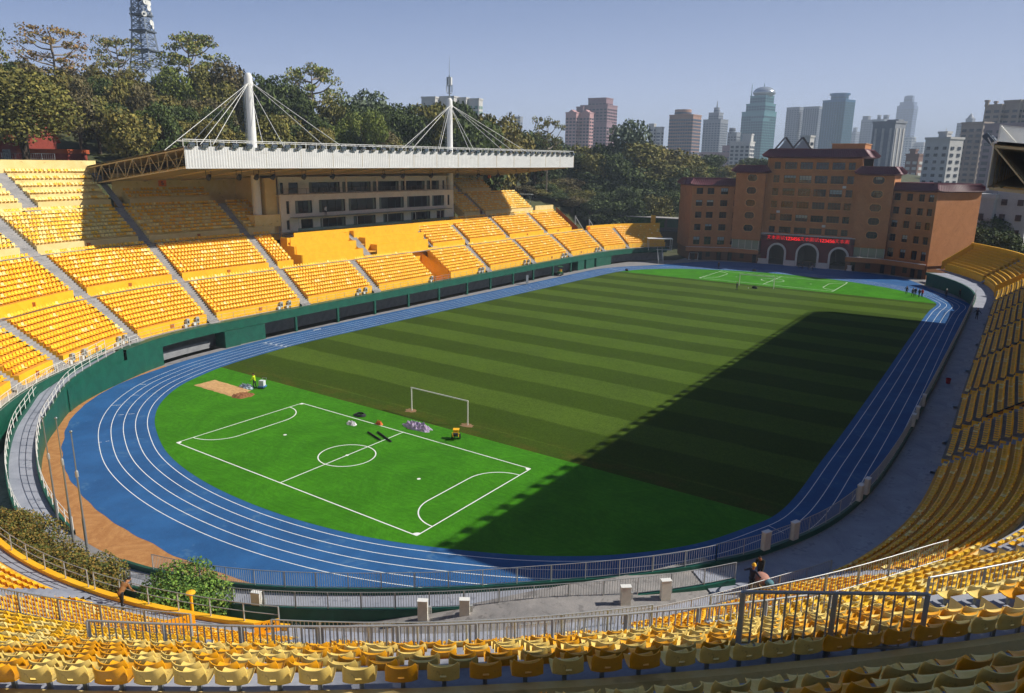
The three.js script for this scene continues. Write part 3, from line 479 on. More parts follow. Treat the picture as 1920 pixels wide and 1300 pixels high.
// ------------------------------------------------------------------ roofs with masts, cables and floodlights
M.roofSteel = plain('#b3a178', { roughness: 0.55 }); M.fascia = std({ map: surface(6, '#d6d5d2', '#cbcac8', { grain: 0.02, stain: '#bdbbb6', at: 0.35, s: 61 }), roughness: 0.55 });
M.soffit = std({ map: surface(4, '#b9a77d', '#ae9c73', { grain: 0.04, s: 62 }), roughness: 0.7 });
function corrugated(x, z0, z1, yb, yt, amp, pitch) { // vertical ribs, heights given at both ends
  const q = [], n = Math.round(Math.abs(z1 - z0) / pitch) * 2, f = i => { const t = i / n; return [x + (i % 2 ? amp : 0), lerp(z0, z1, t), lerp(yb[0], yb[1], t), lerp(yt[0], yt[1], t)]; };
  for (let i = 0; i < n; i++) { const a = f(i), b = f(i + 1); q.push([V(a[0], a[2], a[1]), V(b[0], b[2], b[1]), V(b[0], b[3], b[1]), V(a[0], a[3], a[1])]); }
  return quads(q);
}
let lampProto;
function roof(sx, z0, z1, label, lampLabel, lampGroup) {
  const r = thing('cantilever_roof', label, 'roof'), fx = sx < 0 ? 45.3 : 44.1, bx = 71.5, n = 17;
  const yb = z => lerp(24.15, 24.75, (50 - z) / 100), yt = z => yb(z) + 2.72;
  mesh('fascia', corrugated(sx * fx, z0, z1, [yb(z0), yb(z1)], [yt(z0), yt(z1)], -sx * 0.07, 0.42), M.fascia, r);
  mesh('fascia_edge', merge([bar(V(sx * (fx + 0.02), yb(z0), z0), V(sx * (fx + 0.02), yb(z1), z1), 0.14), bar(V(sx * (fx + 0.05), yt(z0), z0), V(sx * (fx + 0.05), yt(z1), z1), 0.16)]), M.fascia, r);
  const top = (x, z) => V(sx * x, lerp(yt(z) - 0.25, yb(z) - 0.35, (x - fx) / (bx - fx)), z), bot = (x, z) => V(sx * x, lerp(yb(z) + 0.05, yb(z) - 2.75, (x - fx) / (bx - fx)), z);
  mesh('roof_sheet', quads([[top(fx, z0), top(bx + 2.5, z0), top(bx + 2.5, z1), top(fx, z1)].map(v => v.setY(v.y + 0.12))]), M.soffit, r);
  const deck = mesh('roof_deck', quads([[top(fx + 0.1, z0), top(bx + 2.5, z0), top(bx + 2.5, z1), top(fx + 0.1, z1)].map(v => v.setY(v.y + 0.3))]), M.fascia, r);
  for (let i = 0; i < n; i++) { const z = lerp(z0 + 0.15 * Math.sign(z1 - z0), z1, i / (n - 1)), m = 12, g = [bar(top(fx, z), top(bx + 2, z), 0.16), bar(bot(fx, z), bot(bx, z), 0.16)];
    for (let k = 0; k < m; k++) { const a = lerp(fx, bx, k / m), b = lerp(fx, bx, (k + 1) / m); g.push(bar(k % 2 ? bot(a, z) : top(a, z), k % 2 ? top(b, z) : bot(b, z), 0.09)); g.push(bar(top(a, z), bot(a, z), 0.08)); } mesh('truss', merge(g), M.roofSteel, r); }
  for (let k = 0; k < 22; k++) { const x = lerp(fx + 0.6, bx, k / 21); mesh('purlin', bar(bot(x, z0).setY(bot(x, z0).y + 0.1), bot(x, z1).setY(bot(x, z1).y + 0.1), 0.14, 0.1), M.soffit, r); }
  mesh('soffit', quads([[bot(fx + 0.2, z0), bot(bx, z0), bot(bx, z1), bot(fx + 0.2, z1)].map(v => v.setY(v.y + 0.22))]), M.soffit, r);
  mesh('back_fascia', quads([[bot(bx, z0), top(bx + 2.4, z0), top(bx + 2.4, z1), bot(bx, z1)]]), M.soffit, r);
  // gallery on the roof edge
  const ga = [], up = z => V(sx * (fx + 0.15), yt(z) + 0.95, z), lo = z => V(sx * (fx + 0.15), yt(z) + 0.05, z), bk = z => V(sx * (fx + 1.5), yt(z) + 0.75, z), m = 50;
  for (let i = 0; i <= m; i++) { const z = lerp(z0, z1, i / m); ga.push(bar(lo(z), up(z), 0.07), bar(up(z), bk(z), 0.06)); if (i) { const zp = lerp(z0, z1, (i - 1) / m); ga.push(bar(up(zp), up(z), 0.08), bar(bk(zp), bk(z), 0.07)); } }
  mesh('gallery_truss', merge(ga), M.white, r);
  const c = m => V(sx * 60, m, 0);
  for (const [zm, anchors] of [[28.9 , [[52, 50], [46, 47.5], [46, 45.6], [46, 37.4], [46, 33.8], [46, 25.6], [46, 21.8]]], [-21.8, [[46, 8.7], [46, 6], [46, -1.7], [46, -11], [46, -12.6], [46, -22.9], [46, -26.8], [52, -46]]]]) {
    const mast = mesh('mast', lathe([[0.01, 38.9], [0.35, 38.9], [0.62, 38.4], [0.64, 37.6], [0.72, 37.4], [0.72, 37.0], [0.6, 36.8], [0.7, 24], [0.76, 12]], 20).translate(sx * 60, 0, zm), M.white, r);
    const lad = []; for (let y = 27; y < 37; y += 0.45) lad.push(bar(V(sx * 60, y, zm + 0.95), V(sx * 60 + 0.35 * sx, y, zm + 0.95), 0.05)); lad.push(bar(V(sx * 60, 26.5, zm + 0.95), V(sx * 60, 37, zm + 0.95), 0.06), bar(V(sx * 60.35, 26.5, zm + 0.95), V(sx * 60.35, 37, zm + 0.95), 0.06)); mesh('ladder', merge(lad), M.steel, mast);
    for (const [x, z] of anchors) mesh('cable', bar(V(sx * (60 - 0.5), 37.3, zm + Math.sign(z - zm) * 0.4), V(sx * x, yt(z) + (x > 50 ? -1.1 : 0.3), z), 0.08, 0.08, 6), M.white, r);
    for (const z of [zm - 9, zm + 9]) mesh('cable', bar(V(sx * 60.5, 37.3, zm), V(sx * 73, 22.4, z), 0.08, 0.08, 6), M.white, r);
  }
  const nl = 46;
  for (let i = 0; i < nl; i++) {
    const z = lerp(z0 - Math.sign(z0 - z1) * 0.8, z1 + Math.sign(z0 - z1) * 0.8, i / (nl - 1)) + rr(-0.15, 0.15), p = [sx * (fx - 0.1), yt(z) - 0.2, z];
    if (!lampProto) { lampProto = thing('floodlight', lampLabel, 'floodlight', p, 0, lampGroup); const h = merge([box(-0.42, 0.42, -0.3, 0.3, -0.16, 0.16)]).rotateX(0.75).translate(0, 0.42, 0.28); mesh('lamp_head', h, plain('#4c5661', { roughness: 0.4, metalness: 0.4 }), lampProto); mesh('lens', box(-0.36, 0.36, -0.24, 0.24, 0.165, 0.18).rotateX(0.75).translate(0, 0.42, 0.28), plain('#9fb0bd', { roughness: 0.15 }), lampProto); mesh('bracket', merge([bar(V(-0.45, 0, 0), V(-0.45, 0.45, 0.28), 0.06), bar(V(0.45, 0, 0), V(0.45, 0.45, 0.28), 0.06), bar(V(-0.45, 0, 0), V(0.45, 0, 0), 0.06)]), M.white, lampProto); lampProto.rotation.y = sx < 0 ? Math.PI / 2 : -Math.PI / 2; }
    else copyOf(lampProto, p, (sx < 0 ? Math.PI / 2 : -Math.PI / 2) + rr(-0.25, 0.25), lampLabel, lampGroup);
  }
  return r;
}
const roofL = roof(-1, 50.3, -50.5, 'white cantilever roof hung from two masts over the covered grandstand', 'small floodlight on the edge of the white masted roof', 'floodlights along the white roof edge');
roof(1, 54.2, -51, 'dark underside of the cantilever roof over the shaded grandstand', 'small floodlight on the edge of the roof over the shaded stand', 'floodlights along the roof of the shaded stand');
{ // antennas on the second mast
  const a = thing('antenna_cluster', 'cluster of grey panel antennas with a thin spike on a roof mast', 'antenna', [-60, 38.9, -21.8]);
  mesh('pole', bar(V(0, 0, 0), V(0, 4.6, 0), 0.25, 0.3, 8), M.steel, a); mesh('spike', bar(V(0, 4.6, 0), V(0, 8.6, 0), 0.05, 0.1, 6), M.steel, a);
  for (let i = 0; i < 8; i++) { const t = i / 8 * 6.283, y = i % 2 ? 1.2 : 2.7; mesh('panel_antenna', box(-0.17, 0.17, 0, 1.5, -0.09, 0.09).rotateY(-t + 1.57).translate(Math.cos(t) * 0.55, y, Math.sin(t) * 0.55), i % 3 ? M.steel : M.white, a); }
  for (const y of [1, 2.5, 4.2]) mesh('ring', new THREE.TorusGeometry(0.55, 0.05, 6, 16).rotateX(Math.PI / 2).translate(0, y, 0), M.steel, a);
}
{ // dark spotlights hanging below the roof
  let p0; for (const [x, z] of [[-50, 44], [-50, 39], [-50, 36], [-50, 33], [-50, 27], [-50, 21], [-50, 9], [-50, 4], [-50, -4], [-50, -12], [-50, -19], [-50, -26], [-50, -33], [-50, -38], [-50, -44]]) {
    const p = [x, 23.35, z]; if (!p0) { p0 = thing('spotlight', 'dark spotlight hanging below the roof of the covered stand', 'spotlight', p, 0, 'spotlights below the white roof'); mesh('housing', lathe([[0.01, 0.3], [0.22, 0.28], [0.34, 0], [0.36, -0.5], [0.3, -0.5], [0.01, -0.42]], 12).rotateZ(-0.7).translate(0.1, -0.4, 0), M.dark, p0); mesh('yoke', merge([bar(V(0, 0, -0.4), V(0, 0.5, -0.4), 0.06), bar(V(0, 0, 0.4), V(0, 0.5, 0.4), 0.06), bar(V(0, 0.5, -0.4), V(0, 0.5, 0.4), 0.06), bar(V(0, 0.5, 0), V(0, 0.95, 0), 0.07), bar(V(0, -0.3, -0.4), V(0, 0, -0.4), 0.06), bar(V(0, -0.3, 0.4), V(0, 0, 0.4), 0.06)]), M.dark, p0); } else copyOf(p0, p, rr(-0.4, 0.4)); }
}
// ------------------------------------------------------------------ wall panel with openings
function panelWithHoles(w0, w1, h0, h1, holes, depth, place) { // in the plane (w, h), extruded by depth along +n
  const s = new THREE.Shape([new THREE.Vector2(w0, h0), new THREE.Vector2(w1, h0), new THREE.Vector2(w1, h1), new THREE.Vector2(w0, h1)]);
  for (const h of holes) s.holes.push(new THREE.Path(h.map(p => new THREE.Vector2(...p)).reverse()));
  const g = new THREE.ExtrudeGeometry(s, { depth, bevelEnabled: false, curveSegments: 8 }); if (place) g.applyMatrix4(place); return g;
}
const rect = (a, b, c, d) => [[a, c], [b, c], [b, d], [a, d]];
// ------------------------------------------------------------------ press box on the covered stand
{
  const b = thing('press_box', 'pale three storey press box with wide dark windows under the roof', 'building', [0, 0, 0]);
  const wallM = std({ map: surface(5, '#ddd5c6', '#d3cbbb', { grain: 0.03, stain: '#b8ae9b', at: 0.45, s: 71 }), roughness: 0.8 });
  // facade looks along +x; (w, h) = (-z, y)
  const place = x => new THREE.Matrix4().makeBasis(V(0, 0, -1), V(0, 1, 0), V(1, 0, 0)).setPosition(x, 0, 0);
  const mid = [[24.1, 23.4], [22.2, 18.4], [16.9, 10.6], [9.8, 2.6], [1.8, -5.3], [-6.2, -13.3], [-14, -18], [-19.1, -19.8]], bot = [[24.2, 23.5], [21.1, 18.4], [16.8, 10.6], [8.7, 2.8], [0.8, -5.2], [-7.3, -13.4], [-15.4, -18]], top = [[24, 23.3], [22.2, 20.1], [17.7, 10.4], [9.8, 2.4], [1.9, -5.5], [-6, -13.4], [-14, -18.1], [-19.2, -19.9]];
  const holes = [...mid.map(([a, c]) => rect(-a, -c, 16.35, 18.55)), ...bot.map(([a, c]) => rect(-a, -c, 13.65, 15.3))];
  mesh('front_wall', panelWithHoles(-25.3, 20.9, 12.2, 19.5, holes, 0.35, place(-58.85)), wallM, b);
  mesh('upper_wall', panelWithHoles(-24.4, 20.5, 19.5, 22.4, top.map(([a, c]) => rect(-a, -c, 19.75, 21.6)), 0.3, place(-60.3)), wallM, b);
  mesh('body', box(-68, -59.4, 12, 19.4, -20.9, 25.3), wallM, b); mesh('upper_body', box(-68, -60.9, 19.4, 22.35, -20.4, 24.4), wallM, b);
  mesh('balcony_slab', box(-60.3, -58.3, 19.5, 19.62, -21.1, 25.6), wallM, b); mesh('roof_slab', box(-68.2, -59.4, 22.4, 22.6, -21.2, 24.8), wallM, b);
  const win = (a, c, y0, y1, x) => { const p = mesh('window', quads([[V(x, y0, a), V(x, y0, c), V(x, y1, c), V(x, y1, a)]]), M.glass, b); const g = [], n = Math.max(1, Math.round((a - c) / 2.4)); for (let i = 0; i <= n; i++) { const z = lerp(a - 0.04, c + 0.04, i / n); g.push(bar(V(x + 0.05, y0, z), V(x + 0.05, y1, z), 0.06)); } g.push(bar(V(x + 0.05, y0 + 0.03, a), V(x + 0.05, y0 + 0.03, c), 0.06), bar(V(x + 0.05, y1 - 0.03, a), V(x + 0.05, y1 - 0.03, c), 0.06)); mesh('frame', merge(g), plain('#4a4d4c'), p); if (a - c > 3) for (const z of [a - 0.5, c + 0.5]) mesh('curtain', box(x + 0.005, x + 0.03, y0 + 0.1, y1 - 0.1, z - 0.28, z + 0.28), plain('#6d7468'), p); };
  for (const [a, c] of mid) win(a, c, 16.35, 18.55, -58.75); for (const [a, c] of bot) win(a, c, 13.65, 15.3, -58.75); for (const [a, c] of top) win(a, c, 19.75, 21.6, -60.2);
  for (const z of [10.1, 2.1, -5.8, -13.7]) mesh('balcony_column', bar(V(-58.6, 19.6, z), V(-58.6, 22.4, z), 0.22), wallM, b);
  mesh('canopy', box(-58.5, -56.6, 15.7, 15.78, -18.5, 23.4), plain('#5f6866', { roughness: 0.3 }), b);
  for (const z of [23, 17.8, 9.4, 1.3, -6.8, -14.6]) mesh('canopy_post', bar(V(-56.8, 13, z), V(-56.8, 15.7, z), 0.1), M.rail, b);
  mesh('glass_balustrade', box(-56.75, -56.71, 13.0, 14.0, -19.5, 23.3), new THREE.MeshPhysicalMaterial({ color: 0xcfe0dc, transmission: 1, thickness: 0, roughness: 0.05, side: THREE.DoubleSide }), b);
  mesh('terrace', box(-58.5, -56.0, 12.4, 12.95, -21, 25), M.concrete, b); mesh('terrace_wall', box(-56.0, -55.8, 11.4, 13.35, -21, 25), M.yellow, b);
  mesh('side_wall', box(-62, -58.6, 14.4, 16.4, 25.4, 30.5), M.cream, b);
  mesh('corner_pylon', box(-68, -59.3, 12, 22.4, 25.35, 27.6), std({ map: surface(5, '#d8bf84', '#ceb476', { grain: 0.03, s: 72 }) }), b);
  railing([V(-58.4, 19.62, 25.5), V(-58.4, 19.62, -21)], 'thin dark railing on the upper balcony of the press box', undefined, { gap: 0.3, mat: plain('#6d675c'), th: 0.04 });
}
{ // yellow boxes for guests in the middle of the covered stand
  const v = thing('guest_box_terrace', 'stepped plain yellow boxes for guests in the middle of the covered stand', 'terrace');
  for (let i = 0; i < 3; i++) { const x = -51.3 - i * 1.75, y = 9.0 + i * 1.3;
    mesh('box_front', box(x - 0.18, x, y - 2.4, y + 1.15, 13.6, 27.2 - i * 0.3), M.yellow, v); mesh('box_floor', box(x - 1.75, x - 0.18, y - 0.2, y, 13.6, 27.2), M.orangeTread, v);
    for (const z of [13.5, 27.2]) mesh('box_side', box(x - 1.75, x, y - 2.4, y + 1.15, z - 0.09, z + 0.09), M.yellow, v);
    const x2 = -51.6 - i * 1.6, y2 = 9.4 + i * 1.25;
    mesh('box_front', box(x2 - 0.18, x2, y2 - 2.4, y2 + 1.1, -4.6 - i * 0.5, 9.5 + i * 1.3), M.yellow, v); mesh('box_floor', box(x2 - 1.6, x2 - 0.18, y2 - 0.2, y2, -5, 12), M.orangeTread, v); mesh('box_side', box(x2 - 1.6, x2, y2 - 2.4, y2 + 1.1, 9.5 + i * 1.3, 9.68 + i * 1.3), M.yellow, v); }
  mesh('rear_wall', box(-56.1, -55.9, 9, 12.6, -5, 27), M.yellow, v);
  mesh('stairs', merge(Array.from({ length: 18 }, (_, i) => box(-50.8 - i * 0.3, -50.5 - i * 0.3, 7, 8.4 + i * 0.24, 11.6, 13.2))), M.concrete, v);
  mesh('stairs', merge(Array.from({ length: 18 }, (_, i) => box(-50.8 - i * 0.3, -50.5 - i * 0.3, 7, 8.4 + i * 0.24, -6.8, -5.2))), M.concrete, v);
  // players' tunnel
  mesh('tunnel_floor', quads([[V(-44.3, 3.5, 1.2), V(-44.3, 3.5, -2), V(-51, 2.2, -2), V(-51, 2.2, 1.2)]]), std({ map: surface(4, '#c2a58e', '#b3967f', { grain: 0.05, s: 75 }) }), v);
  for (const z of [1.3, -2.1]) mesh('tunnel_wall', quads([[V(-44.4, 3.4, z), V(-51.2, 2, z), V(-51.2, 8, z), V(-44.4, 4.7, z)]]), M.yellow, v);
  mesh('tunnel_back', box(-51.4, -51.2, 2, 8.8, -3.6, 1.4), M.yellow, v);
}
// ------------------------------------------------------------------ numbered plates, aisle boards, cabinets
function board(w, h, paint) { const k = 256 / Math.max(w, h), c = document.createElement('canvas'); c.width = Math.round(w * k); c.height = Math.round(h * k); const x = c.getContext('2d'); paint(x, c.width, c.height); const t = new THREE.CanvasTexture(c); t.colorSpace = THREE.SRGBColorSpace; return std({ map: t, roughness: 0.6 }); }
const digit = (s, bg = '#e8780c') => board(1, 0.8, (x, w, h) => { x.fillStyle = bg; x.fillRect(0, 0, w, h); x.fillStyle = '#3a1a08'; x.font = `bold ${Math.round(h * 0.8)}px sans-serif`; x.textAlign = 'center'; x.textBaseline = 'middle'; x.fillText(s, w / 2, h * 0.54); });
const plateMat = {};
for (const [s, px, y, d, w, lab] of [['7', S.near(-38.5, 66), 22.9, 27.9, 1.5, 'orange plate with a black 7 on the upper cream wall'], ['5', sL(41), 21.6, 23.9, 1.3, 'orange plate with a dark 5 in the shade below the roof'], ['3', sL(29), 15.4, 15.6, 1.2, 'orange plate with a dark 3 beside the press box'], ['2', sL(-47), 22.2, 24.5, 1.3, 'orange plate on the top corner of the rows beyond the press box'], ['1', sL(-66.5), 8.9, 6.9, 1.2, 'orange plate on the low yellow wall of the far corner']]) {
  const q = S.at(px), p = S.off(px, d - 0.25, y), t = thing('number_plate', lab, 'sign', [p.x, p.y, p.z], Math.atan2(-q.nx, -q.nz)); mesh('plate', new THREE.PlaneGeometry(w, w * 0.8), plateMat[s] ??= digit(s), t); mesh('backing', box(-w / 2, w / 2, -w * 0.4, w * 0.4, -0.06, -0.006), M.dark, t);
}
{ let k = 0; const spots = []; // little row plates in the middle of the front walls
  for (const t of [0, 1, 2]) for (const [a, b] of [[sL(49), S.near(-41.2, 61.2)], [S.near(-41.2, 61.2), S.near(-35, 72.1)], [sL(33.2), sL(49)], [sL(-32), sL(-48.6)], [sL(-48.6), sL(-60)], [S.near(-35, 72.1), S.near(-30.2, 78.3)]]) if (!(t === 2 && a < sL(0))) spots.push([(a + b) / 2, t]);
  let p0; const mat = digit('A', '#b5651d'); for (const [s, t] of spots) { const q = S.at(s), p = S.off(s, TIERD * t + 1 - 0.06, tierY(s, t) + 0.6); if (!p0) { p0 = thing('row_plate', 'small orange plate on a terrace front wall of the covered stand', 'sign', [p.x, p.y, p.z], Math.atan2(-q.nx, -q.nz), 'small plates on the terrace walls'); mesh('plate', box(-0.25, 0.25, -0.25, 0.25, -0.02, 0.02), mat, p0); } else copyOf(p0, [p.x, p.y, p.z], Math.atan2(-q.nx, -q.nz)); } }
{ // sloping notice boards beside the stair aisles
  const mat = board(3, 0.9, (x, w, h) => { x.fillStyle = '#2a1c0a'; x.fillRect(0, 0, w, h); x.fillStyle = '#a8660f'; x.fillRect(8, 8, w - 16, h - 16); x.fillStyle = '#2a1606'; x.fillRect(20, 14, 26, h - 28); for (let i = 0; i < 6; i++) x.fillRect(66 + i * 18, 22, 12, 14); for (let i = 0; i < 8; i++) x.fillRect(66 + i * 12, 46, 8, 6); x.fillRect(200, 36, 34, 6); x.beginPath(); x.moveTo(250, 39); x.lineTo(230, 26); x.lineTo(230, 52); x.fill(); });
  const list = [[S.near(-41.2, 61.2), 0, 1.6], [S.near(-41.2, 61.2), 1, 1.6], [S.near(-35, 72.1), 0, 1.4], [S.near(-41.2, 61.2), 2, 1.4], [sL(-32), 0, 2], [sL(-32), 1, 2], [sR(38.5), 0, 2.5], [sR(11), 0, 2.5]];
  for (const [s, k, d0] of list) { const right = s > sAz(50), off = right ? 0.85 : 0.85, len = 3.2, lab = right ? 'amber notice board with an arrow beside the stairs of the shaded stand' : 'dark framed amber notice board beside a stair aisle of the covered stand';
    const f = (d, o, y) => { const q = S.off(s + off, TIERD * k + d + 0.8); return V(q.x, tierY(s, k) + (d - 0.55) * 0.73 + y + 0.25, q.z); };
    const a = f(d0, 0, 0), b = f(d0 + len, 0, 0), t = thing('notice_board', lab, 'sign', [0, 0, 0], 0, right ? 'boards beside the shaded stairs' : 'boards beside the covered stairs'); const up = v => v.clone().setY(v.y + 0.95);
    const g = quads([[a, b, up(b), up(a)]]), uv = g.attributes.uv; [[0, 0], [1, 0], [1, 1], [0, 0], [1, 1], [0, 1]].forEach(([u, v], i) => uv.setXY(i, right ? 1 - u : u, v)); mesh('panel', g, mat, t);
    mesh('frame', merge([bar(a, b, 0.07), bar(up(a), up(b), 0.07), bar(a.clone().setY(a.y - 0.5), up(a), 0.07), bar(b.clone().setY(b.y - 0.5), up(b), 0.07)]), M.dark, t); }
}
{ // small equipment cabinets on the front walkway
  let p0; for (const s of [S.near(-37, 69), S.near(-36, 70.5), S.near(-40.5, 62.5), S.near(-40, 63.5), sL(51.5), sL(53), sL(36), sL(37.5), sL(20), sL(21.5), sL(3), sL(-12), sL(-13), sL(-28.5), sL(-30), sL(-45), sL(-46.5), sL(-61.5), sL(-63)]) { const q = S.at(s), p = S.off(s, 0.75, 3.5); if (!p0) { p0 = thing('equipment_cabinet', 'small grey equipment cabinet on the front walkway of the covered stand', 'cabinet', [p.x, p.y, p.z], Math.atan2(q.nx, q.nz), 'cabinets on the front walkway'); mesh('case', box(-0.22, 0.22, 0.35, 1.15, -0.15, 0.15), plain('#aeb0ad'), p0); mesh('stand', merge([box(-0.16, -0.1, 0, 0.4, -0.05, 0.05), box(0.1, 0.16, 0, 0.4, -0.05, 0.05)]), M.dark, p0); mesh('vent', box(-0.14, 0.14, 0.6, 0.95, -0.17, -0.152), M.dark, p0); mesh('box', box(0.28, 0.62, 0.05, 0.5, -0.15, 0.15), M.white, p0); } else copyOf(p0, [p.x, p.y, p.z], Math.atan2(q.nx, q.nz) + rr(-0.2, 0.2)); }
}

// ------------------------------------------------------------------ orange building with tiled eaves behind the far bend
{
  const wallM = std({ map: surface(7, '#b87a48', '#ac6f3e', { stain: '#9c6236', at: 0.35, grain: 0.025, s: 81, n: 512 }), roughness: 0.85 });
  const trimM = plain('#cc9058'), tileM = std({ map: surface(2, '#6b2f3a', '#582833', { grain: 0.06, stain: '#8a5a60', at: 0.3, s: 82 }), roughness: 0.55 }), paleM = plain('#cfc9c4', { roughness: 0.7 }), redM = std({ map: surface(5, '#6a1420', '#5c101b', { grain: 0.02, s: 83 }), roughness: 0.7 });
  const frameM = plain('#5a3a1e'), winGlass = [M.glass, std({ color: new THREE.Color('#1d1a18'), roughness: 0.15 }), std({ color: new THREE.Color('#2c2a24'), roughness: 0.25 }), std({ color: new THREE.Color('#11161c'), roughness: 0.08 })];
  const b = thing('orange_building', 'symmetrical orange building with purple tiled eaves and three arches behind the far bend', 'building', [-1, 0, 0]);
  const ow = (x0, x1, y0, y1, cham) => cham ? [[x0 + cham, y0], [x1 - cham, y0], [x1, y0 + cham], [x1, y1 - cham], [x1 - cham, y1], [x0 + cham, y1], [x0, y1 - cham], [x0, y0 + cham]] : rect(x0, x1, y0, y1);
  // a facade in the local frame m (w to the side, h up, depth outwards), with its windows as parts
  function facade(m, w0, w1, h0, h1, wins, name) {
    mesh(name, panelWithHoles(w0, w1, h0, h1, wins.map(q => ow(...q)), 0.4, m.clone().multiply(new THREE.Matrix4().makeTranslation(0, 0, -0.4))), wallM, b);
    for (const [x0, x1, y0, y1, ch] of wins) {
      const g = new THREE.ShapeGeometry(new THREE.Shape(ow(x0, x1, y0, y1, ch).map(p => new THREE.Vector2(...p)))); g.translate(0, 0, -0.28); g.applyMatrix4(m);
      const p = mesh('window', g, winGlass[Math.floor(rnd() * 4)], b), f = [], n = Math.max(1, Math.round((x1 - x0) / 0.8));
      for (let i = 0; i <= n; i++) { const x = lerp(x0 + 0.04, x1 - 0.04, i / n), e = ch && (i === 0 || i === n) ? ch : 0; f.push(box(x - 0.035, x + 0.035, y0 + e, y1 - e, -0.27, -0.21)); }
      const e = ch || 0; f.push(box(x0 + e, x1 - e, y0, y0 + 0.07, -0.268, -0.2), box(x0 + e, x1 - e, y1 - 0.07, y1, -0.268, -0.2), box(x0, x1, (y0 * 0.35 + y1 * 0.65) - 0.03, (y0 * 0.35 + y1 * 0.65) + 0.03, -0.266, -0.22));
      mesh('frame', merge(f).applyMatrix4(m), frameM, p);
      if (!ch) mesh('sill', box(x0 - 0.1, x1 + 0.1, y0 - 0.14, y0 - 0.005, -0.05, 0.1).applyMatrix4(m), trimM, p);
      else mesh('surround', (() => { const o = ow(x0 - 0.16, x1 + 0.16, y0 - 0.16, y1 + 0.16, ch + 0.07), s = new THREE.Shape(o.map(q => new THREE.Vector2(...q))); s.holes.push(new THREE.Path(ow(x0 + 0.002, x1 - 0.002, y0 + 0.002, y1 - 0.002, ch).map(q => new THREE.Vector2(...q)).reverse())); return new THREE.ExtrudeGeometry(s, { depth: 0.07, bevelEnabled: false }).translate(0, 0, 0.003).applyMatrix4(m); })(), trimM, p);
      if (rnd() < 0.22) { const t = rr(0.25, 0.6); mesh('blind', box(x0 + 0.1 + e, x1 - 0.1 - e, lerp(y1, y0, t), y1 - 0.1, -0.278, -0.272).applyMatrix4(m), plain(['#b9b3a6', '#8d7a5c', '#9aa3a8'][Math.floor(rnd() * 3)]), p); }
    }
  }
  const at = (x, z, a = 0) => new THREE.Matrix4().makeRotationY(a).setPosition(x, 0, z);
  // tiled eave around a rectangular block, with lifted corners and rounded tile ribs
  function eave(m, x0, x1, z0, z1, y, h, over, sides = 'nsew') {
    const r = [], ribs = [], P = (x, yy, z) => V(x, yy, z).applyMatrix4(m);
    const o = [[x0 - over, z1 + over], [x1 + over, z1 + over], [x1 + over, z0 - over], [x0 - over, z0 - over]], inn = [[x0 + 0.2, z1 - 0.2], [x1 - 0.2, z1 - 0.2], [x1 - 0.2, z0 + 0.2], [x0 + 0.2, z0 + 0.2]];
    for (let k = 0; k < 4; k++) { const A = o[k], B = o[(k + 1) % 4], C = inn[(k + 1) % 4], D = inn[k], len = Math.hypot(B[0] - A[0], B[1] - A[1]), n = Math.max(4, Math.round(len / 0.55)), lift = t => 0.42 * Math.pow(Math.abs(t * 2 - 1), 6);
      for (let i = 0; i < n; i++) { const t0 = i / n, t1 = (i + 1) / n, lo = t => P(lerp(A[0], B[0], t), y + lift(t), lerp(A[1], B[1], t)), hi = t => P(lerp(D[0], C[0], t), y + h, lerp(D[1], C[1], t)), md = t => lo(t).lerp(hi(t), 0.5).setY(lerp(y + lift(t), y + h, 0.42));
        r.push([lo(t0), lo(t1), md(t1), md(t0)], [md(t0), md(t1), hi(t1), hi(t0)]); ribs.push(bar(lo(t0).setY(lo(t0).y + 0.06), md(t0).setY(md(t0).y + 0.06), 0.2, 0.14), bar(md(t0).setY(md(t0).y + 0.06), hi(t0).setY(hi(t0).y + 0.06), 0.2, 0.14));
        const q0 = P(lerp(inn[k][0], inn[(k + 1) % 4][0], t0), y - 0.35, lerp(inn[k][1], inn[(k + 1) % 4][1], t0)), q1 = P(lerp(inn[k][0], inn[(k + 1) % 4][0], t1), y - 0.35, lerp(inn[k][1], inn[(k + 1) % 4][1], t1)); r.push([lo(t0).setY(lo(t0).y - 0.04), lo(t1).setY(lo(t1).y - 0.04), q1, q0]); } }
    const e = mesh('tiled_eave', quads(r), tileM, b); mesh('tile_ribs', merge(ribs), tileM, e).userData.kind = 'stuff';
    const rg = []; for (let k = 0; k < 4; k++) { rg.push(bar(P(o[k][0], y + 0.5, o[k][1]), P(inn[k][0], y + h + 0.12, inn[k][1]), 0.26)); rg.push(bar(P(inn[k][0], y + h + 0.1, inn[k][1]), P(inn[(k + 1) % 4][0], y + h + 0.1, inn[(k + 1) % 4][1]), 0.26)); } mesh('ridge', merge(rg), tileM, e);
    mesh('roof_deck', quads([[P(inn[0][0], y + h - 0.1, inn[0][1]), P(inn[1][0], y + h - 0.1, inn[1][1]), P(inn[2][0], y + h - 0.1, inn[2][1]), P(inn[3][0], y + h - 0.1, inn[3][1])]]), M.concrete, b);
  }
  const coreM = plain('#8a5a34');
  // centre block: six by six windows
  const cols = [[-9.9, -8.3], [-7.2, -4.1], [-3.3, -0.2], [0.6, 3.7], [4.5, 7.6], [8.4, 10.0]], rowY = [[24.95, 26.75], [21.45, 23.4], [18.15, 20.0], [14.95, 16.7], [11.6, 13.3], [8.4, 10.0]];
  facade(at(0, -97), -11.7, 11.7, 8.05, 28, cols.flatMap(([x0, x1]) => rowY.map(([y0, y1]) => [x0, x1, y0, y1])), 'centre_facade');
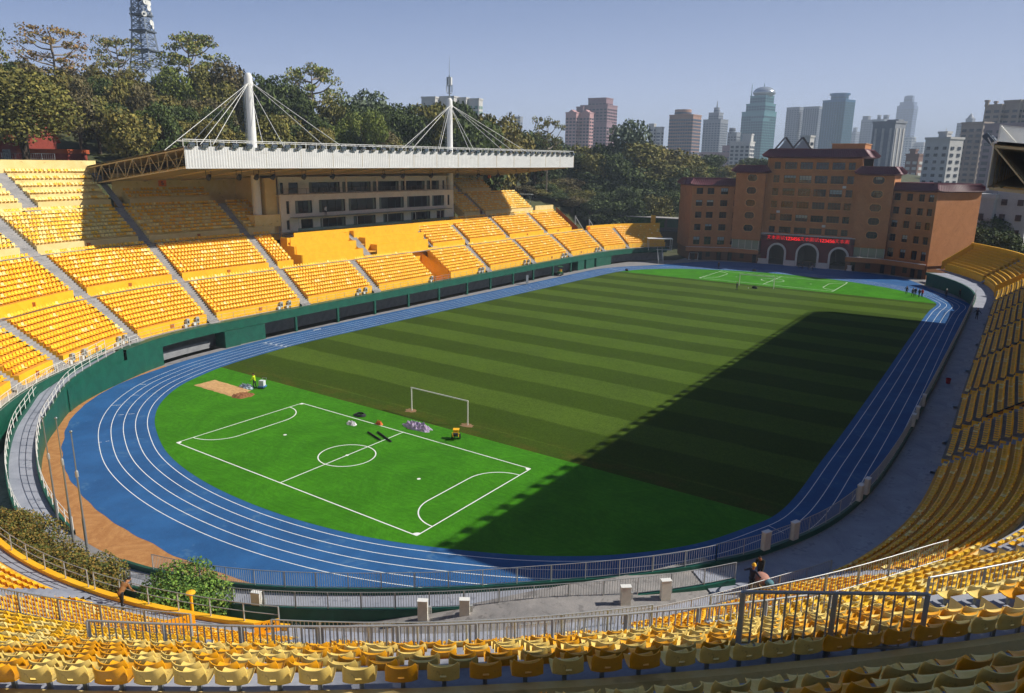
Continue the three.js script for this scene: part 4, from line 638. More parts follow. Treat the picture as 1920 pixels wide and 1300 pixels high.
  mesh('centre_block', box(-11.7, 11.7, 8, 28, -111, -97.42), coreM, b); for (const s of [-1, 1]) mesh('side_facade', box(s > 0 ? 11.35 : -11.7, s > 0 ? 11.7 : -11.35, 20, 28, -111.2, -97.41), wallM, b);
  eave(at(0, 0), -11.7, 11.7, -111.2, -97, 28.0, 1.9, 1.3);
  const pent = mesh('penthouse', box(3.4, 11.2, 29.5, 31.3, -108, -99.5), wallM, b); mesh('penthouse_cap', box(3.2, 11.4, 31.3, 31.45, -108.2, -99.3), trimM, pent);
  // two stair towers with eight-sided windows
  for (const s of [-1, 1]) {
    const x0 = s < 0 ? -19.4 : 11.5, x1 = s < 0 ? -11.5 : 19.4, xc = s < 0 ? -15.0 : 15.9;
    facade(at(0, -95.6), x0, x1, 6, 24.0, [8.35, 11.75, 15.05, 18.35, 21.7].map(y => [xc - 1.3, xc + 1.3, y, y + 1.75, 0.5]), 'tower_facade');
    mesh('stair_tower', box(x0, x1, 6, 24, -106, -96.02), coreM, b); for (const x of [x0, x1]) mesh('tower_side', box(x - 0.02, x + 0.02, 6, 24, -106, -95.62), wallM, b);
    eave(at(0, 0), x0, x1, -106, -95.6, 24.0, 1.7, 1.1);
    const sx = (a, c) => s < 0 ? [-c, -a] : [a, c];
    { const [a, c] = sx(11.9, 19.2); mesh('ground_floor_glazing', box(a, c, 3.6, 6, -96.2, -96.1), plain('#8d9a8c', { roughness: 0.25 }), b); mesh('glazing_bars', merge([0, 1, 2, 3, 4].map(i => box(lerp(a, c, i / 4) - 0.06, lerp(a, c, i / 4) + 0.06, 3.6, 6, -96.09, -96.0))), paleM, b); }
    // wing turned towards the pitch
    const ang = s < 0 ? 35 * Math.PI / 180 : -35 * Math.PI / 180, m = at(s * 19.4, -97, ang), w = s < 0 ? x => -x : x => x, wx = (a, c) => s < 0 ? [-c, -a] : [a, c];
    const rows = [[17.95, 19.65], [14.75, 16.4], [11.5, 13.2], [8.1, 9.85], [4.2, 6.4]], wc = s < 0 ? [[9.2, 11.0], [6.1, 8.0], [2.3, 4.3], [-0.6, 0.6]] : [[0.3, 2.2], [4.0, 5.7], [7.4, 9.0], [10.1, 11.5]];
    facade(m, ...wx(-2, 12), 3.2, 20.4, wc.flatMap(([a, c]) => rows.map(([y0, y1]) => [...wx(Math.max(a, -1.9), c), y0, y1])), 'wing_facade');
    const [bx0, bx1] = wx(-2, 12); mesh('wing_block', box(bx0, bx1, 0, 20.4, -13.98, -0.42).applyMatrix4(m), coreM, b);
    mesh('end_wall', box(s < 0 ? -12.3 : 12.0, s < 0 ? -12.0 : 12.3, 3.2, 20.4, -14, 0).applyMatrix4(m), wallM, b);
    eave(m, ...wx(-1, 12.1), -14, 0, 20.4, 1.6, 1.0);
    // balcony over the open ground floor
    const bal = (dz, y0, y1) => { const p = [[11.0, -93.4 + 0.6], [19.2, -93.4], [19.4 + 6, -90.2], [19.4 + 9.9, -87.8]]; const q = []; for (let i = 0; i + 1 < p.length; i++) { const A = V(s * p[i][0], 0, p[i][1] + dz), B = V(s * p[i + 1][0], 0, p[i + 1][1] + dz); q.push([A.clone().setY(y0), B.clone().setY(y0), B.clone().setY(y1), A.clone().setY(y1)]); } return { p, q }; };
    mesh('balcony_front', quads(bal(0, 2.55, 3.7).q), wallM, b); const q = bal(0, 0, 0).p; mesh('balcony_slab', merge([2.57, 3.0].map(y => quads(q.slice(0, -1).map((a, i) => [V(s * a[0], y, a[1]), V(s * q[i + 1][0], y, q[i + 1][1]), V(s * (q[i + 1][0] + (i ? -2.4 : 0)), y, q[i + 1][1] - 5.2), V(s * (a[0] + (i > 1 ? -2.4 : 0)), y, a[1] - 5.2)])))), trimM, b);
    mesh('balcony_coping', merge(q.slice(0, -1).map((a, i) => bar(V(s * a[0], 3.74, a[1]), V(s * q[i + 1][0], 3.74, q[i + 1][1]), 0.3, 0.1))), paleM, b);
    const gw = q.map(a => [a[0] - 0.3, a[1] - 2.2]); mesh('ground_floor_wall', quads(gw.slice(0, -1).map((a, i) => [V(s * a[0], 0, a[1]), V(s * gw[i + 1][0], 0, gw[i + 1][1]), V(s * gw[i + 1][0], 2.6, gw[i + 1][1]), V(s * a[0], 2.6, a[1])])), plain('#6e4526'), b);
    for (let i = 0; i < 7; i++) { const t = (i + 0.5) / 7 * 3, k = Math.floor(t), f = t - k, A = gw[k], B = gw[k + 1], x = s * lerp(A[0], B[0], f), z = lerp(A[1], B[1], f), a = Math.atan2(-(B[1] - A[1]) * s, (B[0] - A[0])); mesh(i % 3 === 1 ? 'ground_floor_window' : 'door', box(-0.55, 0.55, i % 3 === 1 ? 0.9 : 0, 2.2, 0.03, 0.08).rotateY(s > 0 ? -Math.atan2(B[1] - A[1], B[0] - A[0]) : Math.atan2(B[1] - A[1], B[0] - A[0])).translate(x, 0, z), i % 3 === 1 ? winGlass[2] : winGlass[1], b); }
  }
  for (const [x, y, z] of [[-7.75, 13.6, 0], [4.1, 10.4, 0], [8.0, 20.4, 0]]) mesh('air_conditioner', merge([box(x - 0.4, x + 0.4, y, y + 0.6, -96.98, -96.65)]), paleM, b);
  for (const x of [-11.45, 11.45]) mesh('downpipe', bar(V(x, 8, -96.9), V(x, 27.9, -96.9), 0.14, 0.14, 8), trimM, b);
  // red gate front with three white arches
  const arch = (xc, r, top) => { const p = [[xc - r, -0.05], [xc + r, -0.05]]; for (let i = 0; i <= 16; i++) { const a = i / 16 * Math.PI; p.push([xc + r * Math.cos(a), top - r + r * Math.sin(a)]); } return p; };
  const arches = [[-6.7, 2.0, 5.3], [1.15, 2.45, 5.75], [8.85, 2.0, 5.3]], gm = at(0, -95.4);
  mesh('gate_front', (() => { const s = new THREE.Shape([[-11.1, 0], [12.1, 0], [12.1, 6.45], [-11.1, 6.45]].map(p => new THREE.Vector2(...p))); for (const [c, r, t] of arches) { s.holes.push(new THREE.Path(arch(c, r, t).map(([x, y]) => new THREE.Vector2(x, Math.max(y, 0.02))).reverse())); } return new THREE.ExtrudeGeometry(s, { depth: 0.6, bevelEnabled: false }).translate(0, 0, -0.6).applyMatrix4(gm); })(), redM, b);
  for (const [c, r, t] of arches) { const o = arch(c, r + 0.45, t + 0.45), s = new THREE.Shape(o.map(([x, y]) => new THREE.Vector2(x, Math.max(0, y)))); s.holes.push(new THREE.Path(arch(c, r - 0.01, t - 0.01).map(([x, y]) => new THREE.Vector2(x, Math.max(0.02, y))).reverse())); mesh('arch_surround', new THREE.ExtrudeGeometry(s, { depth: 0.14, bevelEnabled: true, bevelSize: 0.03, bevelThickness: 0.03, bevelSegments: 1 }).translate(0, 0, 0.01).applyMatrix4(gm), paleM, b); }
  for (const [x0, x1] of [[-11.3, -9.2], [-4.2, -1.8], [4.1, 6.35], [11.35, 12.3]]) { mesh('pier_base', merge([box(x0, x1, 0, 1.2, -95.5, -94.95), box(x0 - 0.12, x1 + 0.12, 0, 0.4, -95.5, -94.75), box(x0 - 0.08, x1 + 0.08, 1.2, 1.4, -95.5, -94.85)]), paleM, b); }
  mesh('passage', merge([box(-11.6, 11.6, 0, 0.05, -112, -96), box(-11.6, 11.6, 6.5, 8, -112, -96), box(-11.8, -11.6, 0, 8, -112, -96), box(11.6, 11.8, 0, 8, -112, -96), box(-3.4, -3.1, 0.05, 6.5, -112, -99), box(4.9, 5.2, 0.05, 6.5, -112, -99), box(-11.6, -6.3, 0.05, 6.5, -110.4, -110), box(-5.4, -3.45, 0.05, 6.5, -110.4, -110), box(-3.05, 1.3, 0.05, 6.5, -110.4, -110), box(2.4, 4.85, 0.05, 6.5, -110.4, -110), box(5.25, 8.9, 0.05, 6.5, -110.4, -110), box(9.8, 11.6, 0.05, 6.5, -110.4, -110)]), plain('#77716c'), b);
  mesh('sign_cornice', box(-11.3, 12.3, 8.0, 8.16, -97, -95.2), paleM, b); mesh('sign_case', box(-11.2, 12.2, 6.45, 8.0, -97, -95.42), M.black, b);
  // running text of the red LED display, drawn stroke by stroke
  const text = (x, w, h) => { x.fillStyle = '#160408'; x.fillRect(0, 0, w, h); x.strokeStyle = x.fillStyle = '#ff1420'; x.lineWidth = 5; x.lineCap = 'round'; const e = h * 0.72, y0 = h * 0.16;
    const G = { '\u6587': [[.5, 0, .5, .16], [.06, .22, .94, .22], [.72, .26, .5, .62], [.5, .62, .08, .98], [.28, .3, .55, .66], [.55, .66, .95, .98]], '\u672c': [[.06, .28, .94, .28], [.5, 0, .5, 1], [.48, .3, .06, .8], [.52, .3, .95, .8], [.3, .76, .7, .76]], '\u6d4b': [[.04, .1, .16, .22], [0, .4, .13, .5], [.02, .96, .18, .62], [.28, .08, .28, .68], [.28, .08, .56, .08], [.56, .08, .56, .68], [.42, .2, .42, .6], [.42, .6, .24, .98], [.46, .7, .6, .95], [.7, .14, .7, .72], [.9, .02, .9, .94], [.9, .94, .8, .9]], '\u8bd5': [[.08, .06, .2, .2], [.02, .38, .2, .38], [.2, .38, .2, .86], [.2, .86, .32, .76], [.34, .26, .98, .26], [.36, .5, .64, .5], [.5, .5, .5, .84], [.32, .9, .66, .8], [.72, 0, .78, .6], [.78, .6, .96, .98], [.96, .98, 1, .8], [.84, .06, .92, .16]] };
    let cx = h * 0.95; const put = (ch) => { if (G[ch]) { for (const [a, b2, c, d] of G[ch]) { x.beginPath(); x.moveTo(cx + a * e, y0 + b2 * e); x.lineTo(cx + c * e, y0 + d * e); x.stroke(); } cx += e * 1.1; } else { x.font = `bold ${Math.round(e * 1.12)}px sans-serif`; x.textBaseline = 'alphabetic'; x.fillText(ch, cx, y0 + e); cx += e * 0.58; } };
    for (const ch of '\u6587\u672c\u6d4b\u8bd5123456\u6587\u672c\u6d4b\u8bd5123456\u6587\u672c\u6d4b') put(ch); };
  const c = document.createElement('canvas'); c.width = 1900; c.height = 124; text(c.getContext('2d'), 1900, 124); const t = new THREE.CanvasTexture(c); t.colorSpace = THREE.SRGBColorSpace;
  mesh('led_display', new THREE.PlaneGeometry(23.2, 1.5).translate(0.5, 7.23, -95.4), std({ map: t, emissiveMap: t, emissive: new THREE.Color(1, 1, 1), emissiveIntensity: 0.75, roughness: 0.5 }), b);
}
// low service structures on both sides of the building
{
  const h = thing('ivy_shed', 'low shed with an ivy covered green front beside the orange building', 'shed', [-52, 0, -116]);
  mesh('wall', box(-14, 17, 0, 9, -4, 0), plain('#5d5a55'), h); mesh('roof', box(-15, 18, 9, 9.25, -5, 0.8), plain('#a29d98'), h);
  const g = []; for (let i = 0; i < 1500; i++) { const x = rr(-14, 3), y = rr(6.2, 8.9), s = rr(0.2, 0.42); g.push(new THREE.PlaneGeometry(s, s).rotateX(rr(-0.9, 0.2)).rotateY(rr(-0.8, 0.8)).translate(x, y, rr(0.05, 0.45))); } mesh('ivy', merge(g), std({ color: new THREE.Color('#3c6a1c'), roughness: 0.9 }), h).userData.kind = 'stuff';
  mesh('screen_fence', box(4, 17, 6.4, 8.9, 0.3, 0.36), plain('#3f5d4c'), h); mesh('canopy', box(-14, 18, 5.2, 5.45, 0, 3), plain('#4a4c4c'), h);
  const s = thing('scaffold_tower', 'grey scaffold tower beside the far corner rows of the covered stand', 'scaffold', [-64, 8, -58], 0.4); const bars = []; for (let k = 0; k < 5; k++) for (const [a, b2] of [[[-1, -1], [1, -1]], [[1, -1], [1, 1]], [[1, 1], [-1, 1]], [[-1, 1], [-1, -1]]]) bars.push(bar(V(a[0] * 1.2, k * 1.9, a[1] * 1.2), V(b2[0] * 1.2, k * 1.9, b2[1] * 1.2), 0.08), bar(V(a[0] * 1.2, k * 1.9, a[1] * 1.2), V(b2[0] * 1.2, k * 1.9 + 1.9, b2[1] * 1.2), 0.06)); mesh('braces', merge(bars), plain('#6f7a72'), s); for (const [x, z] of [[-1.2, -1.2], [1.2, -1.2], [1.2, 1.2], [-1.2, 1.2]]) mesh('standard', bar(V(x, -4, z), V(x, 9.6, z), 0.1), plain('#6f7a72'), s); mesh('deck', box(-1.8, 1.8, 9.5, 9.6, -1.8, 1.8), plain('#7c7f78'), s);
  for (const [x, z, hh] of [[-58.5, -66, 13.5], [-55.5, -70, 11.8], [-53, -73.5, 10.8]]) { const p = thing('wall_prop', 'white angled prop standing behind the far end of the covered stand', 'prop', [x, 4, z], 0.4, 'white props behind the far end wall'); mesh('upright', bar(V(0, 0, 0), V(0, hh - 4, 0), 0.28), M.white, p); mesh('diagonal', bar(V(0, hh - 4.2, 0), V(2.6, hh - 8.4, -1.2), 0.16), M.white, p); }
  const st = thing('steel_stair', 'grey steel stair down to the track below the far corner stand', 'stairs', [-34.2, 0, -79], 0.55), steps = []; for (let i = 0; i < 12; i++) mesh('step', box(-0.6, 0.6, 3.2 - i * 0.27, 3.25 - i * 0.27, i * 0.32, i * 0.32 + 0.28), M.steel, st); for (const x of [-0.62, 0.62]) { mesh('stringer', bar(V(x, 3.3, 0), V(x, 0.05, 3.9), 0.09, 0.22), M.rail, st); mesh('handrail', bar(V(x, 4.2, 0), V(x, 1.0, 3.9), 0.06), M.rail, st); for (const t of [0, 0.5, 1]) mesh('baluster', bar(V(x, lerp(3.3, 0.05, t), 3.9 * t), V(x, lerp(4.2, 1, t), 3.9 * t), 0.05), M.rail, st); } mesh('landing', box(-0.7, 3.2, 3.2, 3.3, -2, 0), M.steel, st); mesh('canopy', box(-3.2, 3.4, 6.2, 6.3, -3, 0.4), M.white, st); for (const [x, z] of [[-3, -2.8], [3.2, -2.8], [-3, 0.2], [3.2, 0.2]]) mesh('canopy_post', bar(V(x, 3.2, z), V(x, 6.2, z), 0.09), M.white, st);
}

// ------------------------------------------------------------------ trees
function leafCloud(n, place, size, cols) { // place() -> {p, n}: point and outward direction
  const P = [], N = [], C = [], c = new THREE.Color(), a = V(), b = V(), nn = V(), q = V();
  for (let i = 0; i < n; i++) {
    const { p, d } = place(i); nn.set(rr(-1, 1), rr(-0.6, 1), rr(-1, 1)).normalize().addScaledVector(d, 0.9).normalize(); a.set(rr(-1, 1), rr(-1, 1), rr(-1, 1)).cross(nn).normalize(); b.crossVectors(nn, a);
    const s = size * rr(0.5, 1.25), t = s * rr(0.7, 1.05); c.set(cols[Math.floor(rnd() * cols.length)]).multiplyScalar(rr(1.05, 1.6));
    const k = [[-s, -t * 0.4], [s * 0.3, -t], [s, t * 0.3], [-s * 0.2, t]].map(([x, y]) => q.clone().copy(p).addScaledVector(a, x / 2).addScaledVector(b, y / 2));
    for (const j of [0, 1, 2, 0, 2, 3]) { P.push(k[j].x, k[j].y, k[j].z); N.push(nn.x, nn.y, nn.z); C.push(c.r, c.g, c.b); }
  }
  const g = new THREE.BufferGeometry(); g.setAttribute('position', new THREE.Float32BufferAttribute(P, 3)); g.setAttribute('normal', new THREE.Float32BufferAttribute(N, 3)); g.setAttribute('color', new THREE.Float32BufferAttribute(C, 3)); return g;
}
const leafMat = std({ vertexColors: true, roughness: 0.85 }), barkMat = std({ map: surface(1.2, '#5b4c3c', '#473b30', { n: 128, grain: 0.1, s: 91 }), roughness: 1 }), paleBark = std({ map: surface(1.2, '#8b8074', '#776c61', { n: 128, grain: 0.1, s: 92 }), roughness: 1 });
function limb(pts, r0, r1, seg = 6) { const c = new THREE.CatmullRomCurve3(pts), n = Math.max(3, pts.length * 2), g = new THREE.TubeGeometry(c, n, 1, seg, false), p = g.attributes.position; for (let i = 0; i < p.count; i++) { const k = Math.floor(i / (seg + 1)) / n, o = c.getPointAt(k), r = lerp(r0, r1, k); p.setXYZ(i, o.x + (p.getX(i) - o.x) * r, o.y + (p.getY(i) - o.y) * r, o.z + (p.getZ(i) - o.z) * r); } g.computeVertexNormals(); return g; }
const inBall = () => { const v = V(); do v.set(rr(-1, 1), rr(-1, 1), rr(-1, 1)); while (v.lengthSq() > 1 || v.lengthSq() < 0.05); return v; };
// unit trees: height 1, crown about 1 wide
function denseTree(cols, n = 5200, lobes = 20, low = 0.22, size = 0.045) {
  const L = Array.from({ length: lobes }, (_, i) => { const t = i * 2.4, h = Math.sqrt((i + 0.5) / lobes), up = rnd(); return { c: V(Math.cos(t) * 0.34 * h * (1.05 - 0.45 * up), low + 0.14 + (0.86 - low - 0.13) * up, Math.sin(t) * 0.34 * h * (1.05 - 0.45 * up)), r: rr(0.13, 0.2) }; });
  const crown = leafCloud(n, () => { const l = L[Math.floor(rnd() * lobes)], d = inBall().normalize(), k = rr(0.7, 1.08) * (rnd() < 0.12 ? rr(1, 1.25) : 1); return { p: V(l.c.x + d.x * l.r * k, l.c.y + d.y * l.r * 0.82 * k, l.c.z + d.z * l.r * k), d }; }, size, cols);
  const g = [limb([V(0, -0.05, 0), V(0.01, 0.2, 0.01), V(-0.01, 0.45, 0)], 0.035, 0.022)]; for (let i = 0; i < 6; i++) { const l = L[(i * 2) % lobes]; g.push(limb([V(0, 0.18 + i * 0.03, 0), V(l.c.x * 0.45, lerp(0.25, l.c.y, 0.5), l.c.z * 0.45), l.c.clone()], 0.018, 0.006, 5)); }
  return { crown, trunk: merge(g) };
}
function kapok(cols, n = 1500, size = 0.05, tiers = 5) { // spreading limbs with flat pads of leaves
  const g = [limb([V(0, -0.05, 0), V(0.01, 0.3, 0), V(-0.01, 0.6, 0.01), V(0, 0.9, 0)], 0.024, 0.008)], pads = [];
  for (let i = 0; i < 17; i++) { const h = 0.34 + 0.5 * i / 17, t = i * 2.39 + rr(-0.3, 0.3), R = (0.5 - 0.25 * Math.abs(i / 17 - 0.35)) * rr(0.7, 1.05), e = V(Math.cos(t) * R, h + 0.10 + rr(0, 0.08), Math.sin(t) * R); g.push(limb([V(0, h, 0), V(e.x * 0.5, h + 0.03, e.z * 0.5), e], 0.011, 0.004, 5)); pads.push({ c: e, r: rr(0.09, 0.15) }, { c: V(e.x * 0.6, e.y + 0.01, e.z * 0.6), r: rr(0.07, 0.11) }); }
  pads.push({ c: V(0, 0.95, 0), r: 0.12 }, { c: V(0.08, 0.9, -0.05), r: 0.11 });
  return { crown: leafCloud(n, () => { const l = pads[Math.floor(rnd() * pads.length)], d = inBall(); return { p: V(l.c.x + d.x * l.r, l.c.y + d.y * l.r * 0.4, l.c.z + d.z * l.r), d: V(0, 1, 0) }; }, size, cols), trunk: merge(g) };
}
const TREES = {
  olive: [0, 1, 2].map(() => denseTree(['#5c5a20', '#53521d', '#686226', '#464a1b', '#726a2c'])), golden: [0, 1].map(() => denseTree(['#6b6228', '#645a25', '#5a5824', '#766a2e', '#4f5021'])), dark: [0, 1, 2].map(() => denseTree(['#323f18', '#3a481c', '#435020', '#2b3716', '#4c5826'])), brown: [0, 1].map(() => denseTree(['#5e5433', '#564d2e', '#675c38', '#4b4729'], 3600, 16, 0.25, 0.045)),
  fresh: [0].map(() => denseTree(['#55621f', '#5f6a24', '#4a571c', '#6d722c'])), kapok: [0, 1, 2].map(() => kapok(['#5f6630', '#6f6f38', '#7f6b35', '#50592a'], 3200, 0.03)), rusty: [0].map(() => kapok(['#7d6a36', '#8a6a34', '#6c6a35', '#946c36'], 3000, 0.028)), umbrella: [0].map(() => kapok(['#6e7a36', '#7f8040', '#5c6a2e', '#8a7d3c'], 4200, 0.03)), broad: [0].map(() => denseTree(['#5c5a20', '#53521d', '#686226', '#464a1b', '#726a2c'], 11000, 26, 0.25, 0.027)), grey: [0].map(() => denseTree(['#4d5a40', '#5b6650', '#3f4a35', '#6a7460'], 2000, 16, 0.3, 0.05)),
};
const kindWords = { olive: 'olive green', golden: 'golden brown', dark: 'dark evergreen', brown: 'thin brownish', fresh: 'fresh green', kapok: 'spreading open crowned', rusty: 'rust tinged open crowned', umbrella: 'umbrella shaped pale', grey: 'grey green feathery' };
function tree(kind, x, z, h, w, label, group, base = hillH(x, z)) {
  const set = TREES[kind], v = set[Math.floor(rnd() * set.length)], t = thing('tree', label, 'tree', [x, base - 0.3, z], rr(0, 6.28), group);
  mesh('trunk', v.trunk, kind === 'kapok' || kind === 'rusty' || kind === 'umbrella' ? paleBark : barkMat, t); mesh('crown', v.crown, leafMat, t); t.scale.set(w, h, w); return t;
}
function treeAt(kind, u, v, D, wpx, label, group) { const p = atD(u, D), y = yAt(p, u, v), b = hillH(p.x, p.z), k = D / F * 0.95; const h = Math.max(3, y - b); return tree(kind, p.x, p.z, h, kind === 'kapok' || kind === 'rusty' || kind === 'umbrella' ? wpx * k : Math.max(wpx * k, h * 0.72), label, group); }
// the trees that stand out against the sky
for (const [k, u, v, D, w, lab] of [['kapok', -8, 32, 170, 90, 'open crowned tree cut by the frame, beside the tall hill trees'], ['rusty', 124, 46, 205, 118, 'rust tinged open crowned tree standing above the hill, short of the lattice tower'], ['kapok', 241, 66, 215, 92, 'flat topped open tree just before the lattice tower'], ['umbrella', 372, 56, 220, 120, 'wide spreading open tree just behind the lattice tower'], ['umbrella', 592, 113, 215, 118, 'pale umbrella shaped tree between the two roof masts'], ['kapok', 1026, 216, 245, 66, 'small open crowned tree between the white roof and the pink towers'], ['grey', 1178, 213, 285, 110, 'large grey green feathery tree before the pink towers'], ['brown', 440, 108, 200, 95, 'thin brownish tree just behind the first roof mast'], ['dark', 508, 130, 195, 62, 'dark evergreen on the ridge right behind the first roof mast'], ['broad', 50, 118, 149, 215, 'broad olive tree with a dark leaning trunk before the red house'], ['grey', 693, 157, 210, 60, 'feathery tree rising above the ridge between the masts']]) treeAt(k, u, v, D, w, lab);
const ridge = [[20, 120, 'golden'], [70, 110, 'olive'], [150, 125, 'brown'], [205, 112, 'golden'], [262, 122, 'golden'], [330, 125, 'fresh'], [395, 120, 'olive'], [470, 145, 'olive'], [560, 158, 'dark'], [632, 172, 'olive'], [665, 180, 'dark'], [720, 182, 'dark'], [770, 184, 'dark'], [815, 186, 'olive'], [865, 190, 'dark'], [910, 194, 'golden'], [948, 206, 'golden'], [985, 232, 'dark'], [1010, 240, 'dark'], [1060, 262, 'dark'], [1095, 268, 'olive'], [1135, 262, 'dark']];
for (const [u, v, k] of ridge) for (const j of [0, 1]) treeAt(k, u + j * 24 - 6, v + j * rr(8, 26), 208 - j * rr(8, 16) + 72 * smooth(860, 1060, u), rr(66, 92), kindWords[k] + ' tree in the row along the ridge of the hill', 'trees along the ridge: ' + k);
{ // the wooded slope between the stand and the ridge
  const kinds = ['olive', 'golden', 'dark', 'olive', 'golden', 'brown', 'dark', 'fresh'];
  for (let i = 0; i < 118; i++) { const u = rr(-60, 1130), f = i / 118, D = lerp(192, 148, f) + rr(-4, 4) + (u > 640 ? smooth(640, 1100, u) * 34 : 0), p = atD(u, D); if (p.x > -80 || (u < 150 && D < 184)) continue; const k = kinds[Math.floor(rnd() * kinds.length)]; tree(k, p.x, p.z, rr(9.5, 14.5), rr(8, 12), kindWords[k] + ' tree on the wooded slope behind the covered stand', 'trees on the wooded slope: ' + k); }
  // mass of trees left of the orange building
  for (const [u, v, D, w, k] of [[1085, 290, 205, 90, 'dark'], [1120, 285, 215, 110, 'olive'], [1150, 280, 210, 110, 'dark'], [1200, 262, 212, 120, 'olive'], [1238, 258, 218, 110, 'golden'], [1262, 285, 220, 90, 'olive'], [1100, 318, 195, 90, 'dark'], [1140, 312, 200, 100, 'dark'], [1185, 305, 198, 110, 'dark'], [1225, 298, 205, 110, 'olive'], [1260, 310, 208, 90, 'dark'], [1245, 335, 205, 80, 'dark'], [1292, 285, 240, 72, 'olive'], [1332, 282, 250, 62, 'dark'], [1310, 305, 245, 80, 'fresh'], [1355, 305, 250, 60, 'golden'], [1385, 300, 262, 60, 'golden'], [1412, 292, 265, 66, 'dark'], [1440, 300, 262, 50, 'dark'], [1065, 330, 190, 80, 'brown'], [1040, 335, 188, 70, 'olive'], [1010, 330, 186, 60, 'golden'], [1105, 345, 192, 70, 'dark'], [1165, 335, 195, 90, 'dark'], [1215, 330, 198, 80, 'dark'], [1000, 352, 168, 70, 'olive'], [1040, 362, 172, 70, 'dark'], [1075, 366, 175, 70, 'brown'], [1110, 372, 176, 60, 'dark'], [1150, 368, 178, 70, 'dark'], [1195, 366, 180, 70, 'dark'], [1235, 362, 182, 70, 'olive'], [1262, 352, 186, 60, 'dark'], [1020, 340, 178, 70, 'dark'], [1090, 350, 180, 70, 'olive'], [1130, 352, 182, 70, 'dark'], [1180, 350, 184, 80, 'dark'], [985, 345, 165, 60, 'brown']]) treeAt(k, u, v, D + 72, w * 1.2, kindWords[k] + ' tree in the dark grove beside the orange building', 'trees in the grove beside the orange building: ' + k);
  for (const [u, v, D, w, k] of [[1840, 400, 250, 90, 'dark'], [1885, 402, 245, 100, 'dark'], [1920, 395, 250, 100, 'dark'], [1955, 400, 250, 90, 'dark'], [1862, 425, 215, 80, 'dark'], [1905, 428, 215, 90, 'dark']]) treeAt(k, u, v, D, w, 'dark evergreen tree below the white low building', 'evergreens beyond the shaded stand');
}
// ------------------------------------------------------------------ lattice tower on the hill
{
  const p = atD(293, 330), base = hillH(p.x, p.z), y = v => yAt(p, 293, v), t = thing('lattice_tower', 'tall blue grey steel lattice communication tower on the hill', 'tower', [p.x, base, p.z], 0.5), m = plain('#7d8794', { roughness: 0.5, metalness: 0.3 }), top = 100 - 0, yy = v => y(v) - base;
  const k = 330 / F, lev = [[130, 17], [98, 14], [62, 11.5], [32, 10], [2, 9], [-40, 7.5]].map(([v, w]) => [yy(v), w * k]); lev.unshift([0, 21 * k]);
  const legs = [[-1, -1], [1, -1], [1, 1], [-1, 1]];
  for (const [sx, sz] of legs) mesh('leg', merge(lev.slice(1).map(([h, w], i) => bar(V(sx * lev[i][1], lev[i][0], sz * lev[i][1]), V(sx * w, h, sz * w), 0.5))), m, t);
  for (let i = 1; i < lev.length; i++) { const [h0, w0] = lev[i - 1], [h1, w1] = lev[i], n = 3, g = []; for (let j = 0; j < n; j++) { const a = lerp(h0, h1, j / n), b = lerp(h0, h1, (j + 1) / n), wa = lerp(w0, w1, j / n), wb = lerp(w0, w1, (j + 1) / n); for (let q = 0; q < 4; q++) { const A = legs[q], B = legs[(q + 1) % 4]; g.push(bar(V(A[0] * wa, a, A[1] * wa), V(B[0] * wb, b, B[1] * wb), 0.22), bar(V(B[0] * wa, a, B[1] * wa), V(A[0] * wb, b, A[1] * wb), 0.22), bar(V(A[0] * wb, b, A[1] * wb), V(B[0] * wb, b, B[1] * wb), 0.22)); } } mesh('bracing', merge(g), m, t); if (i > 1) mesh('platform', box(-w1 * 1.25, w1 * 1.25, h1, h1 + 0.5, -w1 * 1.25, w1 * 1.25), plain('#4c5560'), t); }
  for (let i = 0; i < 13; i++) { const a = rr(0, 6.28), h = yy(rr(8, 54)), r = 14 * k; mesh('dish_antenna', lathe([[0.01, 0], [0.7, 0.12], [1.0, 0.4], [0.95, 0.5], [0.01, 0.3]], 10).rotateX(Math.PI / 2).rotateY(a).translate(Math.sin(a) * r, h, Math.cos(a) * r), M.white, t); }
}
{ // red house and path railing above the end of the covered stand
  const p = atD(10, 168), base = hillH(p.x, p.z) - 3, h = thing('red_house', 'red walled house with a red gable roof half hidden by trees', 'house', [p.x, base, p.z], 0.7), red = std({ map: surface(4, '#8e3a2c', '#7e3024', { grain: 0.05, stain: '#6a2a20', at: 0.3, s: 95 }) }), rf = plain('#96412e');
  mesh('wall', box(-7, 7, 0, 5, -5, 5), red, h); mesh('roof', quads([[V(-7.6, 4.8, 5.6), V(7.6, 4.8, 5.6), V(7.6, 10.5, 0), V(-7.6, 10.5, 0)], [V(7.6, 4.8, -5.6), V(-7.6, 4.8, -5.6), V(-7.6, 10.5, 0), V(7.6, 10.5, 0)]]), rf, h); mesh('gable', quads([[V(7, 5, 5), V(7, 5, -5), V(7, 10.2, 0), V(7, 10.2, 0.01)]]), red, h);
  for (const x of [-4.5, -1, 2.5]) mesh('window', box(x, x + 1.4, 1.6, 3.4, 5.0, 5.06), M.glass, h);
  const q = atD(104, 154), a = thing('red_annex', 'low red annex with an orange tiled edge beside the red house', 'house', [q.x, hillH(q.x, q.z) - 0.5, q.z], 0.6); mesh('wall', box(-4, 4, 0, 4, -3, 3), red, a); mesh('tiled_edge', box(-4.3, 4.3, 4, 4.7, -3.3, 3.3), plain('#a34a20'), a); mesh('door', box(1, 2.4, 0, 2.8, 3.0, 3.05), M.dark, a); mesh('window', box(-2.6, -1, 1.2, 2.8, 3.0, 3.05), M.glass, a);
  railing([[-20, 290], [20, 292], [60, 298], [104, 304]].map(([u, v]) => { const g = S.off(S.near(-36, 71), 28.4); const c = atD(u, 150); return V(c.x, 24.9, c.z); }), 'grey path railing above the cream back wall by the red house', undefined, { gap: 0.3 });
}
